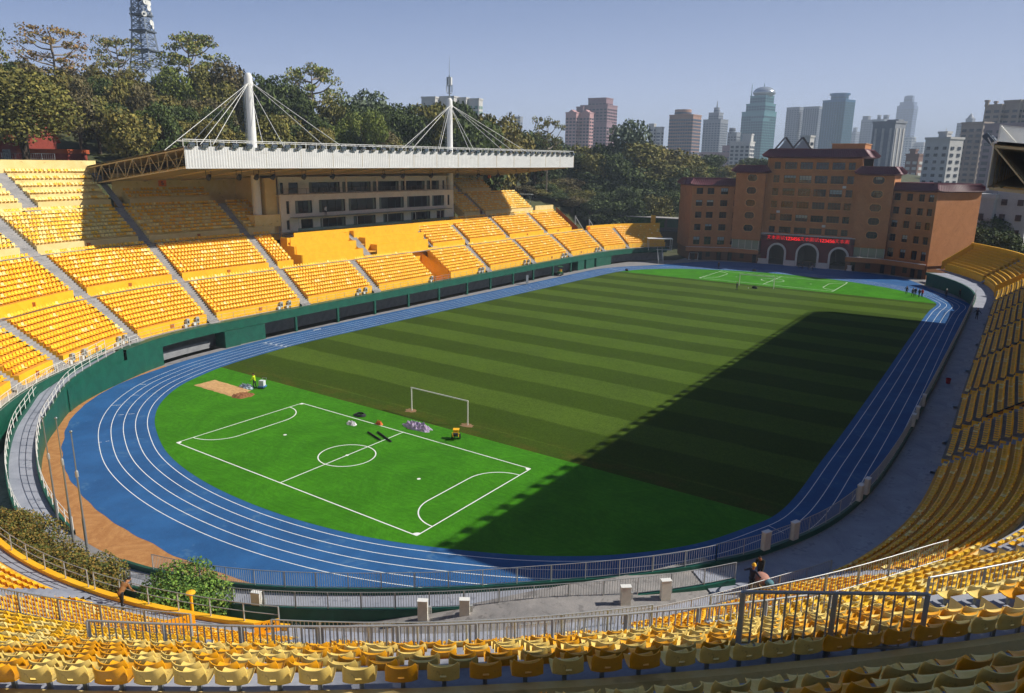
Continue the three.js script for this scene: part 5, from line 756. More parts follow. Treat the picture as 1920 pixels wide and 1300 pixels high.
// ------------------------------------------------------------------ skyline
function blockWindows(w, d, h, floor, cell, fill, y0, faces) { // proud panes in a grid on the faces
  const g = [], put = (len, mat) => { const n = Math.max(1, Math.round(len / cell)), m = Math.floor((h - y0 - floor * 0.4) / floor), cw = len / n; for (let j = 0; j < m; j++) for (let i = 0; i < n; i++) { const x = -len / 2 + (i + 0.5) * cw, y = y0 + (j + 0.5) * floor; g.push(new THREE.BoxGeometry(cw * fill[0], floor * fill[1], 0.5).translate(x, y, 0.05).applyMatrix4(mat)); } };
  if (faces.includes('f')) put(w, new THREE.Matrix4().makeTranslation(0, 0, d / 2)); if (faces.includes('r')) put(d, new THREE.Matrix4().makeRotationY(Math.PI / 2).setPosition(w / 2, 0, 0)); if (faces.includes('l')) put(d, new THREE.Matrix4().makeRotationY(-Math.PI / 2).setPosition(-w / 2, 0, 0));
  return g.length ? merge(g) : null;
}
function skyTower(name, label, D, vols, o) {
  const uc = (vols[0][0] + vols[0][1]) / 2, c = atD(uc, D), t = thing(name, label, 'building', [c.x, -1, c.z]), face = Math.atan2(camera.position.x - c.x, camera.position.z - c.z);
  t.rotation.y = face + (o.turn ?? -0.5); const th = Math.abs(o.turn ?? -0.5), asp = o.asp ?? 0.8;
  for (const [u0, u1, v, shape = 'box', dz = 0, base = 0, opt = {}] of vols) {
    const wpx = atD(u0, D).distanceTo(atD(u1, D)), mid = atD((u0 + u1) / 2, D), h = yAt(mid, (u0 + u1) / 2, v) + 1, y0 = base ? yAt(mid, (u0 + u1) / 2, base) + 1 : 0;
    const loc = mid.clone().setY(-1).sub(t.position).applyAxisAngle(Y0, -t.rotation.y); loc.z += dz;
    const wall = opt.wall || o.wall, win = opt.win || o.win;
    if (shape === 'box') { const w = wpx / (Math.cos(th) + asp * Math.sin(th)), d = w * asp, b = mesh('block', box(-w / 2, w / 2, y0, h, -d / 2, d / 2).translate(loc.x, 0, loc.z), wall, t);
      const g = blockWindows(w, d, h, o.floor ?? 3.6, o.cell ?? 4, o.fill ?? [0.6, 0.5], y0, o.faces ?? 'frl'); if (g && h - y0 > 8) mesh('windows', g.translate(loc.x, 0, loc.z), win, b).userData.kind = 'stuff';
      const cap = mesh('parapet', box(-w / 2 - 0.4, w / 2 + 0.4, h, h + 1.2, -d / 2 - 0.4, d / 2 + 0.4).translate(loc.x, 0, loc.z), wall, b); }
    else if (shape === 'cyl') { const b = mesh('drum', new THREE.CylinderGeometry(wpx / 2, wpx / 2, h - y0, 28).translate(loc.x, (h + y0) / 2, loc.z), wall, t); const g = [], m = Math.floor((h - y0) / (o.floor ?? 3.6)); for (let j = 0; j < m; j++) g.push(new THREE.CylinderGeometry(wpx / 2 + 0.25, wpx / 2 + 0.25, (o.floor ?? 3.6) * 0.45, 28, 1, true).translate(loc.x, y0 + (j + 0.5) * (o.floor ?? 3.6), loc.z)); if (g.length) mesh('window_band', merge(g), win, b).userData.kind = 'stuff'; }
    else if (shape === 'disc') { const r = wpx / 2, hh = h - y0; mesh('disc', lathe([[r * 0.6, 0], [r * 0.75, hh * 0.15], [r * 0.98, hh * 0.35], [r, hh * 0.5], [r * 0.92, hh * 0.65], [r * 0.7, hh * 0.85], [r * 0.4, hh * 0.96], [0.01, hh]], 32).translate(loc.x, y0, loc.z), wall, t); }
    else if (shape === 'cone') mesh('spire', new THREE.ConeGeometry(wpx / 2, h - y0, opt.seg ?? 4).rotateY(Math.PI / 4).translate(loc.x, (h + y0) / 2, loc.z), wall, t);
    else if (shape === 'mast') mesh('mast', new THREE.CylinderGeometry(wpx * 0.2, wpx / 2, h - y0, 6).translate(loc.x, (h + y0) / 2, loc.z), wall, t);
    else if (shape === 'gable') { const w = wpx / (Math.cos(th) + asp * Math.sin(th)), d = w * asp; mesh('gable', quads([[V(-w / 2, y0, d / 2), V(w / 2, y0, d / 2), V(0, h, d / 2), V(0, h, d / 2)], [V(-w / 2, y0, -d / 2), V(-w / 2, y0, d / 2), V(0, h, d / 2), V(0, h, -d / 2)], [V(w / 2, y0, d / 2), V(w / 2, y0, -d / 2), V(0, h, -d / 2), V(0, h, d / 2)]]).translate(loc.x, 0, loc.z), wall, t); }
  }
  return t;
}
const P2 = (a, b, o) => std({ map: surface(30, a, b, { n: 64, grain: 0.03 }), roughness: 0.8, ...o });
const pink = P2('#b98e8c', '#ad8280'), pinkD = P2('#8f7278', '#85686f'), greyT = P2('#8b8f96', '#7f848c'), white = P2('#c4c2bd', '#b7b5b1'), brownT = P2('#a07a66', '#94705d'), teal = std({ color: new THREE.Color('#5f8f92'), roughness: 0.18, metalness: 0.2 }), blueG = std({ color: new THREE.Color('#3f6f8f'), roughness: 0.15, metalness: 0.2 }), winD = plain('#2b313b', { roughness: 0.2 }), winB = plain('#3a4a5c', { roughness: 0.2 }), winT = plain('#37585f', { roughness: 0.15 }), silver = plain('#b7bfc6', { roughness: 0.25, metalness: 0.5 }), tan = P2('#9c8d80', '#8f8174');
skyTower('apartment_tower', 'pink stepped apartment tower with shrubs on its roof', 950, [[1085, 1153, 200], [1096, 1142, 186, 'box', -4, 205], [1083, 1100, 203, 'box', 8], [1118, 1153, 232, 'box', 14]], { wall: pinkD, win: winD, cell: 5, turn: -0.45 });
skyTower('apartment_tower', 'pale pink twin apartment block with pointed roof ends', 880, [[1058, 1086, 213], [1084, 1110, 213], [1060, 1084, 206, 'gable', 0, 213], [1086, 1109, 206, 'gable', 0, 213]], { wall: pink, win: winD, cell: 4.5, turn: -0.5 });
skyTower('office_tower', 'brown office tower with a rounded top and a blue glass face', 900, [[1250, 1309, 218], [1259, 1290, 206, 'cyl', 0, 222, { wall: brownT }]], { wall: brownT, win: winB, cell: 3, fill: [0.86, 0.6], turn: -0.42 });
skyTower('office_tower', 'grey tower with a lantern and spire on its roof', 1250, [[1313, 1359, 226], [1322, 1349, 213, 'box', 0, 230], [1331, 1342, 202, 'cyl', 0, 215], [1335, 1338, 190, 'mast', 0, 205]], { wall: greyT, win: winB, cell: 5, turn: -0.5 });
skyTower('apartment_tower', 'slim pale block with a curved crest beside the stepped glass tower', 1100, [[1360, 1384, 250], [1362, 1374, 240, 'cyl', 0, 252]], { wall: greyT, win: winD, turn: -0.5 });
skyTower('apartment_tower', 'white framed low block in front of the stepped glass tower', 760, [[1366, 1412, 268], [1390, 1411, 254, 'box', 4, 270, { wall: white }]], { wall: white, win: winD, cell: 5, fill: [0.6, 0.62], turn: -0.3 });
skyTower('glass_tower', 'stepped teal glass tower with a silver disc and two masts on top', 1150, [[1383, 1447, 212], [1390, 1444, 197, 'box', 0, 214], [1396, 1440, 182, 'box', 0, 199], [1400, 1442, 163, 'disc', 0, 184, { wall: silver }], [1397, 1399, 158, 'mast', 0, 184], [1419, 1421, 156, 'mast', 0, 166], [1413, 1446, 226, 'box', 16, 0, { wall: teal }]], { wall: teal, win: winT, cell: 4, fill: [0.8, 0.7], turn: -0.55, asp: 0.9 });
skyTower('office_tower', 'plain blue grey slab beside the round topped glass tower', 1500, [[1465, 1499, 203]], { wall: greyT, win: winB, cell: 5, turn: -0.5 });
skyTower('office_tower', 'second blue grey slab joined to the round topped glass tower', 1480, [[1496, 1532, 202]], { wall: greyT, win: winB, cell: 4, fill: [0.5, 0.8], turn: -0.3 });
skyTower('glass_tower', 'blue glass tower with a flat round crown', 1250, [[1530, 1590, 190], [1544, 1577, 178, 'cyl', 0, 191], [1541, 1580, 176, 'cyl', 0, 179.5]], { wall: blueG, win: winT, cell: 4, fill: [0.75, 0.8], turn: -0.5 });
skyTower('apartment_tower', 'faint distant block between the glass tower and the crenellated one', 2600, [[1580, 1606, 248], [1592, 1600, 240, 'box', 0, 249]], { wall: greyT, win: winB, cell: 8, floor: 7 });
skyTower('apartment_tower', 'distant grey block with a crenellated roof line', 1900, [[1605, 1666, 226], [1607, 1622, 219, 'box', 0, 228], [1634, 1641, 217, 'box', 0, 228], [1645, 1656, 217, 'box', 0, 228]], { wall: greyT, win: winB, cell: 7, floor: 5 });
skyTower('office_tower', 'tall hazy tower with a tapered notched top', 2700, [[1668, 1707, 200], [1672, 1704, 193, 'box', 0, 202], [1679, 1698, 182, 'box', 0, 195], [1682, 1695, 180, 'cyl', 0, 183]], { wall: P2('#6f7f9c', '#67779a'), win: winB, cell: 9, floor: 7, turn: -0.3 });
skyTower('apartment_tower', 'pale grey slab with white vertical stripes directly behind the orange building', 520, [[1628, 1689, 232], [1660, 1688, 229, 'box', 3, 234]], { wall: greyT, win: white, cell: 4.5, fill: [0.3, 0.97], turn: -0.55 });
skyTower('office_tower', 'pale round topped block far behind the striped slab', 2300, [[1686, 1712, 262], [1688, 1711, 257, 'cyl', 0, 263], [1711, 1734, 268]], { wall: white, win: winB, cell: 8, floor: 6 });
skyTower('apartment_tower', 'small brown block with balconies before the striped slab', 560, [[1697, 1731, 292], [1703, 1718, 283, 'box', 0, 294]], { wall: P2('#8a6a5e', '#7c5f55'), win: white, cell: 5, turn: -0.5 });
skyTower('apartment_tower', 'whitish apartment block with a rooftop hut beside the striped slab', 480, [[1729, 1800, 262], [1752, 1776, 251, 'box', 0, 264], [1764, 1766, 240, 'mast', 0, 252]], { wall: white, win: winD, cell: 5.5, fill: [0.42, 0.45], turn: -0.6 });
skyTower('office_tower', 'distant tower with a small pointed roof', 1700, [[1783, 1832, 232], [1798, 1816, 224, 'box', 0, 233], [1798, 1816, 212, 'cone', 0, 224]], { wall: greyT, win: winB, cell: 6, floor: 5 });
skyTower('apartment_tower', 'tan apartment slab joining the whitish block and the tall cluster', 600, [[1792, 1850, 233]], { wall: tan, win: winD, cell: 5, turn: -0.5 });
skyTower('apartment_tower', 'tall brownish apartment cluster with a ragged roof', 640, [[1830, 1872, 200], [1864, 1905, 192], [1898, 1960, 196], [1833, 1841, 192, 'box', 3, 201], [1850, 1856, 194, 'box', 3, 201], [1905, 1914, 188, 'box', 3, 197]], { wall: tan, win: winD, cell: 5, turn: -0.45 });
skyTower('apartment_tower', 'wide mauve apartment slab behind the roof of the shaded stand', 540, [[1835, 1935, 236]], { wall: P2('#8f7f86', '#85757c'), win: winD, cell: 5, turn: -0.3 });
skyTower('low_building', 'white low building beyond the shaded stand with dark evergreens before it', 245, [[1828, 1890, 372], [1880, 1960, 352]], { wall: white, win: winD, cell: 5, floor: 4, fill: [0.35, 0.4], turn: -0.35 });
skyTower('hill_apartments', 'green and white apartments on the hilltop behind the second mast', 620, [[792, 828, 185], [826, 862, 184], [858, 880, 186], [878, 905, 188]], { wall: white, win: plain('#5f8a7c'), cell: 4, floor: 4, fill: [0.55, 0.55], turn: -0.5 });
skyTower('apartment_tower', 'tiny grey block just above the hill trees', 1400, [[963, 979, 220]], { wall: greyT, win: winB, cell: 7, floor: 6 });
skyTower('apartment_tower', 'small white blocks between the grey feathery tree and the brown tower', 900, [[1213, 1226, 234], [1226, 1241, 240]], { wall: white, win: winB, cell: 5 });
skyTower('apartment_tower', 'low hazy block at the foot of the grey spired tower', 1000, [[1309, 1392, 288], [1352, 1392, 275]], { wall: pinkD, win: winB, cell: 5, turn: -0.3 });
skyTower('apartment_tower', 'white block with balconies behind the pavilion roofs', 520, [[1496, 1522, 258]], { wall: white, win: winD, cell: 4 });
{ const p = atD(1484, 300), b = 2; const t = thing('pavilion_roofs', 'steep pavilion roofs with dark tiles showing above the orange building', 'roof', [p.x, 0, p.z], 0.5); const y0 = yAt(p, 1484, 281), y1 = yAt(p, 1484, 257), k = 300 / F, m = plain('#4c3a3c'); mesh('wall', box(-26 * k, 26 * k, 0, y0 + 0.5, -10 * k, 10 * k), plain('#7c5650'), t); for (const x of [-14, 14]) { mesh('gable_roof', quads([[V((x - 16) * k, y0, 8 * k), V(x * k, y1, 8 * k), V(x * k, y1, -8 * k), V((x - 16) * k, y0, -8 * k)], [V((x + 16) * k, y0, 8 * k), V(x * k, y1, 8 * k), V(x * k, y1, -8 * k), V((x + 16) * k, y0, -8 * k)]]), m, t); mesh('gable', quads([[V((x - 13) * k, y0, 7 * k), V((x + 13) * k, y0, 7 * k), V(x * k, y1 - 1, 7 * k), V(x * k, y1 - 1, 7 * k)]]), plain('#8f8f94'), t); } }
{ // unseen tall block, added beside the stadium to shade the near rows
  const t = thing('apartment_tower', 'unseen pale apartment block added beside the shaded stand to shade the near rows', 'building', [127.1, -1, 60.7], Math.atan2(0.581, 0.814)); const w = 38.4, d = 18, h = 90;
  const b = mesh('block', box(-d / 2, d / 2, 0, h, -w / 2, w / 2).translate(0, 0, 0), white, t); const g = blockWindows(d, w, h, 3.3, 4, [0.45, 0.45], 4, 'fl'); mesh('windows', g, winD, b).userData.kind = 'stuff';
  t.userData.keep = undefined; delete t.userData.keep;
}

// ------------------------------------------------------------------ goals, flagpoles, bushes, white cabinets
for (const [z, lab] of [[53, 'white football goal frame without a net near the artificial turf'], [-53, 'white football goal frame without a net before the orange building']]) {
  const g = thing('football_goal', lab, 'goal', [0, 0, z]); for (const x of [-3.72, 3.72]) mesh('post', bar(V(x, 0, 0), V(x, 2.5, 0), 0.13, 0.13, 12), M.white, g); mesh('crossbar', bar(V(-3.78, 2.5, 0), V(3.78, 2.5, 0), 0.13, 0.13, 12), M.white, g);
  if (z > 0) for (const x of [-3.72, 3.72]) { const c = new THREE.CircleGeometry(0.75, 18), p = c.attributes.position; for (let i = 1; i < p.count; i++) { const k = 0.7 + 0.5 * rnd(); p.setXY(i, p.getX(i) * k, p.getY(i) * k * 0.7); } mesh('bare_patch', c.rotateX(-Math.PI / 2).translate(x, 0.012, 0.1), plain('#8a6a4a'), g); }
}
for (const [x, z, h, lab] of [[-0.24, 87.56, 8.75, 'steel flagpole closest to the ramp by the bushes'], [-2.14, 87.52, 9.2, 'middle one of three steel flagpoles on the plaza'], [-5.03, 87.14, 8.55, 'steel flagpole closest to the foot of the white railed ramp']]) { const f = thing('flagpole', lab, 'flagpole', [x, 0, z]); mesh('pole', lathe([[0.09, 0], [0.085, h * 0.33], [0.06, h * 0.34], [0.055, h * 0.68], [0.04, h * 0.69], [0.03, h]], 12), M.steel, f); mesh('finial', new THREE.SphereGeometry(0.09, 12, 8).translate(0, h + 0.05, 0), M.steel, f); mesh('base_plate', box(-0.32, 0.32, 0, 0.08, -0.32, 0.32), M.rail, f); mesh('collar', lathe([[0.1, h * 0.66], [0.1, h * 0.7], [0.05, h * 0.71]], 10), M.rail, f); }
function bush(x, y, z, rx, ry, cols, n, size, label, stems) { const b = thing('bush', label, 'bush', [x, y, z]); const L = Array.from({ length: 12 }, (_, i) => ({ c: V(Math.cos(i * 2.4) * rx * 0.6 * Math.sqrt(i / 12), ry * rr(0.35, 0.72), Math.sin(i * 2.4) * rx * 0.6 * Math.sqrt(i / 12)), r: rr(0.4, 0.52) })); mesh('foliage', leafCloud(n, () => { const l = L[Math.floor(rnd() * 12)], d = inBall().normalize(), k = rr(0.72, 1.05); return { p: V(l.c.x + d.x * l.r * rx * k, Math.max(0.05, l.c.y + d.y * l.r * ry * 0.95 * k), l.c.z + d.z * l.r * rx * k), d }; }, size, cols), leafMat, b); const g = []; for (let i = 0; i < 7; i++) { const a = i * 0.9; g.push(limb([V(Math.cos(a) * 0.2, 0, Math.sin(a) * 0.2), V(Math.cos(a) * rx * 0.3, ry * 0.35, Math.sin(a) * rx * 0.3), V(Math.cos(a) * rx * 0.6, ry * 0.62, Math.sin(a) * rx * 0.6)], 0.06, 0.02, 5)); } mesh('stems', merge(g), barkMat, b); return b; }
bush(11.6, 0, 88.1, 2.75, 3.3, ['#3d5a1c', '#4a6a20', '#5d7a2a', '#2f4a18', '#6d7f34'], 24000, 0.14, 'large rounded green bush beside the yellow post and the ramp');
for (const [x, z, rx, ry, lab] of [[4.6, 89.6, 2.1, 2.3, 'brown green hedge bush closest to the ramp by the green bush'], [1.6, 90.2, 2.2, 2.6, 'brown green hedge bush between its two neighbours'], [-2.0, 90.2, 2.3, 2.8, 'brown green hedge bush behind the flagpoles'], [-5.6, 89.8, 2.0, 2.7, 'brown green hedge bush closest to the white railed ramp']]) bush(x, 0, z, rx, ry, ['#5e571e', '#6d5a22', '#4a5018', '#7a6428', '#3d4716'], 14000, 0.13, lab);
{ let p0; for (const [u, v, y] of [[482, 1145, 0.9], [793, 1162, 1.75], [871, 1160, 1.9], [1172, 1136, 2.75], [1247, 1124, 2.85], [1434, 1026, 3.3], [1477, 1007, 3.3], [1612, 941, 3.3], [1632, 930, 3.3], [1712, 800, 3.3], [1722, 786, 3.3], [1732, 762, 3.3]]) { const p = atY(u, v, y), on = y > 3, q = Wl.at(Wl.near(p.x, p.z)), a = Math.atan2(q.nx, q.nz), w = on ? V(q.x + q.nx * 0.2, y, q.z + q.nz * 0.2) : p; const lab = on ? 'white cabinet clamped to the long concourse railing' : 'white cabinet clamped to the railing of the ramp by the bushes', gr = on ? 'white cabinets along the concourse railing' : 'white cabinets along the ramp railing';
  if (!p0) { p0 = thing('white_cabinet', lab, 'cabinet', [w.x, w.y, w.z], a, gr); mesh('case', box(-0.26, 0.26, 0, 1.12, -0.14, 0.14), std({ map: surface(1.5, '#d9d4c8', '#cdc8bc', { n: 64, grain: 0.03 }), roughness: 0.55 }), p0); mesh('lid', box(-0.28, 0.28, 1.12, 1.16, -0.16, 0.16), M.white, p0); mesh('junction_box', box(0.1, 0.42, 0.25, 0.65, -0.3, -0.142), M.rail, p0); } else copyOf(p0, [w.x, w.y, w.z], a, lab, gr); } }
// ------------------------------------------------------------------ things lying about
{ const p = atY(361, 1150, 2.6), t = thing('yellow_post', 'thin yellow post with a flat cap beside the round bush', 'post', [p.x, 1.6, p.z]); mesh('shaft', bar(V(0, 0, 0), V(0, 2.1, 0), 0.14, 0.16, 10), M.yellow, t); mesh('cap', lathe([[0.01, 2.24], [0.22, 2.22], [0.24, 2.14], [0.1, 2.08]], 14), M.yellow, t); }
function heap(name, label, cat, x, z, sx, sz, h, col, n, s, spike = 0.5, y = 0.01) { const g = new THREE.PlaneGeometry(2, 2, n, n).rotateX(-Math.PI / 2), p = g.attributes.position; for (let i = 0; i < p.count; i++) { const a = p.getX(i), b = p.getZ(i), r = Math.hypot(a, b) * (1 + 0.3 * noise.noise(a * 2 + s, b * 2, s)), f = smooth(1.05, 0.45, r); p.setXYZ(i, a * sx / 2 * (1 + 0.12 * noise.noise(a * 4, s, b * 4)), y + f * h * (0.6 + spike * noise.noise(a * 5 + s, b * 5, 2) + spike * 0.7 * noise.noise(a * 12, b * 12, s)) - (1 - f) * 0.06, b * sz / 2); } g.computeVertexNormals(); const o = mesh(name, g.translate(x, 0, z), col); tag(o, label, cat); return o; }
heap('plastic_sheet_heap', 'crumpled lilac plastic sheeting lying beside the goal', 'sheeting', 0.2, 56.6, 3.9, 1.5, 0.55, plain('#b6a6bf', { roughness: 0.4 }), 40, 3, 0.9);
heap('white_bundle', 'small white bundle of plastic on the green turf', 'bundle', -5.6, 59.7, 1.5, 0.8, 0.32, plain('#d8d6d6', { roughness: 0.5 }), 26, 5, 0.9);
heap('orange_bag', 'small orange sack on the turf touchline', 'bag', -3.4, 58.1, 1.0, 0.6, 0.4, plain('#d2691e', { roughness: 0.7 }), 20, 7, 0.7);
{ const g = new THREE.PlaneGeometry(7.0, 2.7, 60, 24).rotateX(-Math.PI / 2), p = g.attributes.position; for (let i = 0; i < p.count; i++) { const a = p.getX(i), b = p.getZ(i), e = Math.min(3.5 - Math.abs(a), 1.35 - Math.abs(b)); p.setXYZ(i, a + 0.12 * noise.noise(b * 2, a, 1), 0.012 + smooth(0, 0.25, e) * (0.07 + 0.05 * noise.noise(a * 2.2, b * 3, 4)), b + 0.12 * noise.noise(a * 1.5, b, 2)); } g.computeVertexNormals(); tag(mesh('sand_bed', g.translate(-26.2, 0, 60.1), std({ map: surface(0.5, '#b98f5c', '#c9a06c', { grain: 0.12, s: 23, n: 128 }), roughness: 1 })), 'rectangular bed of raked sand on the artificial turf', 'sand'); }
heap('soil_bed', 'darker dug soil at the end of the sand bed', 'soil', -21.9, 60.5, 2.4, 2.6, 0.3, std({ map: surface(3, '#8f5f38', '#7c5030', { grain: 0.1 }), roughness: 1 }), 26, 11, 0.6, 0.02);
heap('sheet_pile', 'pale crumpled sheets beside the worker in the yellow vest', 'sheets', -24.3, 58.3, 2.6, 1.2, 0.35, plain('#9fb0ba', { roughness: 0.5 }), 26, 13, 0.9);
{ const t = thing('rubbish_heap', 'heap of rubbish bags below the yellow parapet beside the round bush', 'rubbish', [17.6, 0.1, 86.4]); for (let i = 0; i < 9; i++) mesh('bag', new THREE.IcosahedronGeometry(rr(0.25, 0.5), 1).scale(1.2, 0.7, 1).translate(rr(-1.6, 1.6), 0.28, rr(-0.6, 0.6)), plain(['#8d8480', '#b9aea8', '#6a5f66', '#a06a6a', '#c9c4c0'][i % 5], { roughness: 0.5 }), t); }
{ const p = atY(557, 1172, 1.2), t = thing('bucket', 'white bucket on the ground beside the rubbish heap', 'bucket', [p.x, 0.4, p.z]); mesh('body', lathe([[0.01, 0.02], [0.2, 0.02], [0.28, 0.6], [0.25, 0.6], [0.18, 0.06]], 16), M.white, t); mesh('handle', new THREE.TorusGeometry(0.27, 0.012, 6, 16, Math.PI).translate(0, 0.6, 0), M.steel, t); const u = thing('bucket', 'blue bucket on the ground beside the white bucket', 'bucket', [p.x + 0.5, 0.4, p.z + 0.35]); mesh('body', lathe([[0.01, 0.02], [0.18, 0.02], [0.26, 0.42], [0.23, 0.42], [0.16, 0.06]], 16), plain('#2a4f9a'), u); mesh('handle', new THREE.TorusGeometry(0.25, 0.012, 6, 16, Math.PI).translate(0, 0.42, 0), M.steel, u); }
{ const t = thing('hoop_coil', 'dark coiled hose lying on the edge of the turf', 'hose', [-6.8, 0.03, 57.4]); for (let i = 0; i < 4; i++) mesh('coil', new THREE.TorusGeometry(0.62 - i * 0.07, 0.045, 6, 24).rotateX(Math.PI / 2 + rr(-0.05, 0.05)).scale(1.1, 1, 0.8).translate(rr(-0.05, 0.05), 0.04 + i * 0.05, rr(-0.05, 0.05)), M.dark, t); }
for (const [a, b, lab] of [[[-2.6, 60.4], [-0.2, 61.2], 'dark plank lying on the turf across the halfway line'], [[-1.9, 59.8], [0.9, 60.9], 'second dark plank lying beside its neighbour near the halfway line']]) { const t = thing('plank', lab, 'plank'); mesh('board', bar(V(a[0], 0.07, a[1]), V(b[0], 0.07, b[1]), 0.16, 0.1), M.dark, t); mesh('rail', bar(V(a[0], 0.15, a[1] + 0.02), V(b[0], 0.15, b[1] + 0.02), 0.06, 0.05), M.black, t); }
function roller(name, label, cat, x, z, turn, body, s = 1) { const t = thing(name, label, cat, [x, 0.01, z], turn); t.scale.setScalar(s); mesh('hopper', (() => { const g = new THREE.CylinderGeometry(0.42, 0.26, 0.4, 4, 1).rotateY(Math.PI / 4).translate(0, 0.72, 0); return g; })(), body, t); mesh('engine', box(-0.22, 0.22, 0.4, 0.66, 0.2, 0.62), M.dark, t); for (const x2 of [-0.36, 0.36]) mesh('wheel', new THREE.CylinderGeometry(0.26, 0.26, 0.12, 16).rotateZ(Math.PI / 2).translate(x2, 0.26, 0.1), M.black, t); mesh('frame', merge([bar(V(-0.25, 0.4, -0.3), V(-0.25, 0.4, 0.7), 0.06), bar(V(0.25, 0.4, -0.3), V(0.25, 0.4, 0.7), 0.06), bar(V(-0.25, 0.4, 0.7), V(-0.28, 1.05, 1.25), 0.05), bar(V(0.25, 0.4, 0.7), V(0.28, 1.05, 1.25), 0.05), bar(V(-0.28, 1.05, 1.25), V(0.28, 1.05, 1.25), 0.05), bar(V(0, 0.4, -0.3), V(0, 0.1, -0.4), 0.06)]), M.yellow, t); return t; }
roller('spreader', 'yellow wheeled spreader standing on the turf near the goal', 'machine', 5.1, 56.5, 0.6, M.yellow, 1.0);
{ const t = thing('ride_mower', 'green ride on mower parked under the fascia of the covered stand', 'mower', [-42.2, 0.01, -40.5], 0.3), gm = plain('#1c5a2c', { roughness: 0.4 }); mesh('body', box(-0.5, 0.5, 0.35, 0.85, -0.9, 0.5), gm, t); mesh('hood', box(-0.42, 0.42, 0.5, 0.95, 0.4, 1.2), gm, t); mesh('seat', merge([box(-0.28, 0.28, 0.85, 0.98, -0.6, -0.1), box(-0.28, 0.28, 0.95, 1.4, -0.68, -0.56)]), M.yellow, t); mesh('canopy', box(-0.6, 0.6, 2.0, 2.06, -0.9, 0.6), gm, t); for (const [x, z, r] of [[-0.55, -0.6, 0.38], [0.55, -0.6, 0.38], [-0.5, 0.9, 0.26], [0.5, 0.9, 0.26]]) mesh('wheel', new THREE.CylinderGeometry(r, r, 0.22, 16).rotateZ(Math.PI / 2).translate(x, r, z), M.black, t); for (const [x, z] of [[-0.5, -0.8], [0.5, -0.8]]) mesh('canopy_post', bar(V(x, 0.85, z), V(x, 2, z), 0.06), M.dark, t); mesh('steering_wheel', new THREE.TorusGeometry(0.18, 0.025, 6, 16).rotateX(-0.9).translate(0, 1.15, 0.25), M.black, t); }
{ const t = thing('goal_trolley', 'small white training goal folded against the wall below the far corner stand', 'goal', [-28.5, 0, -89.5], 0.5); for (const x of [-1.2, 1.2]) { mesh('side_frame', merge([bar(V(x, 0, 0), V(x, 2, 0), 0.08), bar(V(x, 2, 0), V(x, 0, -1.2), 0.08), bar(V(x, 0, 0), V(x, 0, -1.2), 0.08)]), M.white, t); } mesh('crossbar', bar(V(-1.2, 2, 0), V(1.2, 2, 0), 0.08), M.white, t); mesh('ground_bar', bar(V(-1.2, 0.04, -1.2), V(1.2, 0.04, -1.2), 0.08), M.white, t); }
for (const [x, z, lab] of [[-8.0, -77.8, 'black bag lying on the edge of the far artificial turf'], [-33.2, -57.5, 'dark low object at the far corner of the grass pitch'], [0.4, -50.6, 'dark bag on the grass in front of the far goal']]) { const t = thing('kit_bag', lab, 'bag', [x, 0.01, z], rr(0, 3)); mesh('body', new THREE.CapsuleGeometry(0.26, 0.7, 4, 10).rotateZ(Math.PI / 2).translate(0, 0.25, 0), M.black, t); mesh('strap', new THREE.TorusGeometry(0.3, 0.025, 5, 14, Math.PI).translate(0, 0.4, 0), M.dark, t); }
{ const t = thing('football', 'white ball on the grass in front of the far goal', 'ball', [-0.7, 0.12, -49.9]); mesh('ball', new THREE.IcosahedronGeometry(0.11, 2), M.white, t); }
{ const t = thing('red_bin', 'small red bin on the shaded concourse', 'bin', [41.9, 2.91, 18]); mesh('bin', lathe([[0.01, 0], [0.2, 0], [0.26, 0.55], [0.22, 0.55], [0.17, 0.05]], 14), plain('#9c1c22'), t); mesh('rim', new THREE.TorusGeometry(0.25, 0.02, 6, 16).rotateX(Math.PI / 2).translate(0, 0.55, 0), plain('#7c1418'), t); }
// yellow direction boards below the tier railings
for (const [u, v, y, w, h, mk, lab] of [[325, 1189, 4.4, 1.9, 0.75, 1, 'yellow direction board with a black arrow below the tier railing'], [501, 1187, 4.2, 1.1, 0.62, 0, 'smaller yellow direction board towards the concourse']]) { const p = atY(u, v, y), t = thing('direction_board', lab, 'sign', [p.x, p.y, p.z], Math.atan2(camera.position.x - p.x, camera.position.z - p.z)); mesh('panel', new THREE.PlaneGeometry(w, h).translate(0, h / 2, 0.03), board(w, h, (x, W2, H2) => { x.fillStyle = '#f2ae10'; x.fillRect(0, 0, W2, H2); x.fillStyle = x.strokeStyle = '#1b1405'; x.lineWidth = 12; if (mk) { x.beginPath(); x.moveTo(W2 * 0.4, H2 * 0.14); x.lineTo(W2 * 0.24, H2 * 0.38); x.lineTo(W2 * 0.42, H2 * 0.5); x.stroke(); x.font = `bold ${Math.round(H2 * 0.26)}px sans-serif`; x.fillText('A', W2 * 0.72, H2 * 0.3); x.fillText('P', W2 * 0.78, H2 * 0.92); for (let i = 0; i < 5; i++) x.fillRect(W2 * (0.44 + i * 0.06), H2 * 0.76, W2 * 0.04, H2 * 0.12); } else { x.beginPath(); x.moveTo(W2 * 0.34, H2 * 0.12); x.lineTo(W2 * 0.26, H2 * 0.3); x.stroke(); for (let i = 0; i < 4; i++) x.fillRect(W2 * (0.45 + i * 0.1), H2 * 0.2, W2 * 0.06, H2 * 0.16); for (let i = 0; i < 5; i++) x.fillRect(W2 * (0.4 + i * 0.08), H2 * 0.62, W2 * 0.05, H2 * 0.12); } }), t); mesh('backing', box(-w / 2, w / 2, 0, h, -0.02, 0.02), M.yellow, t); }
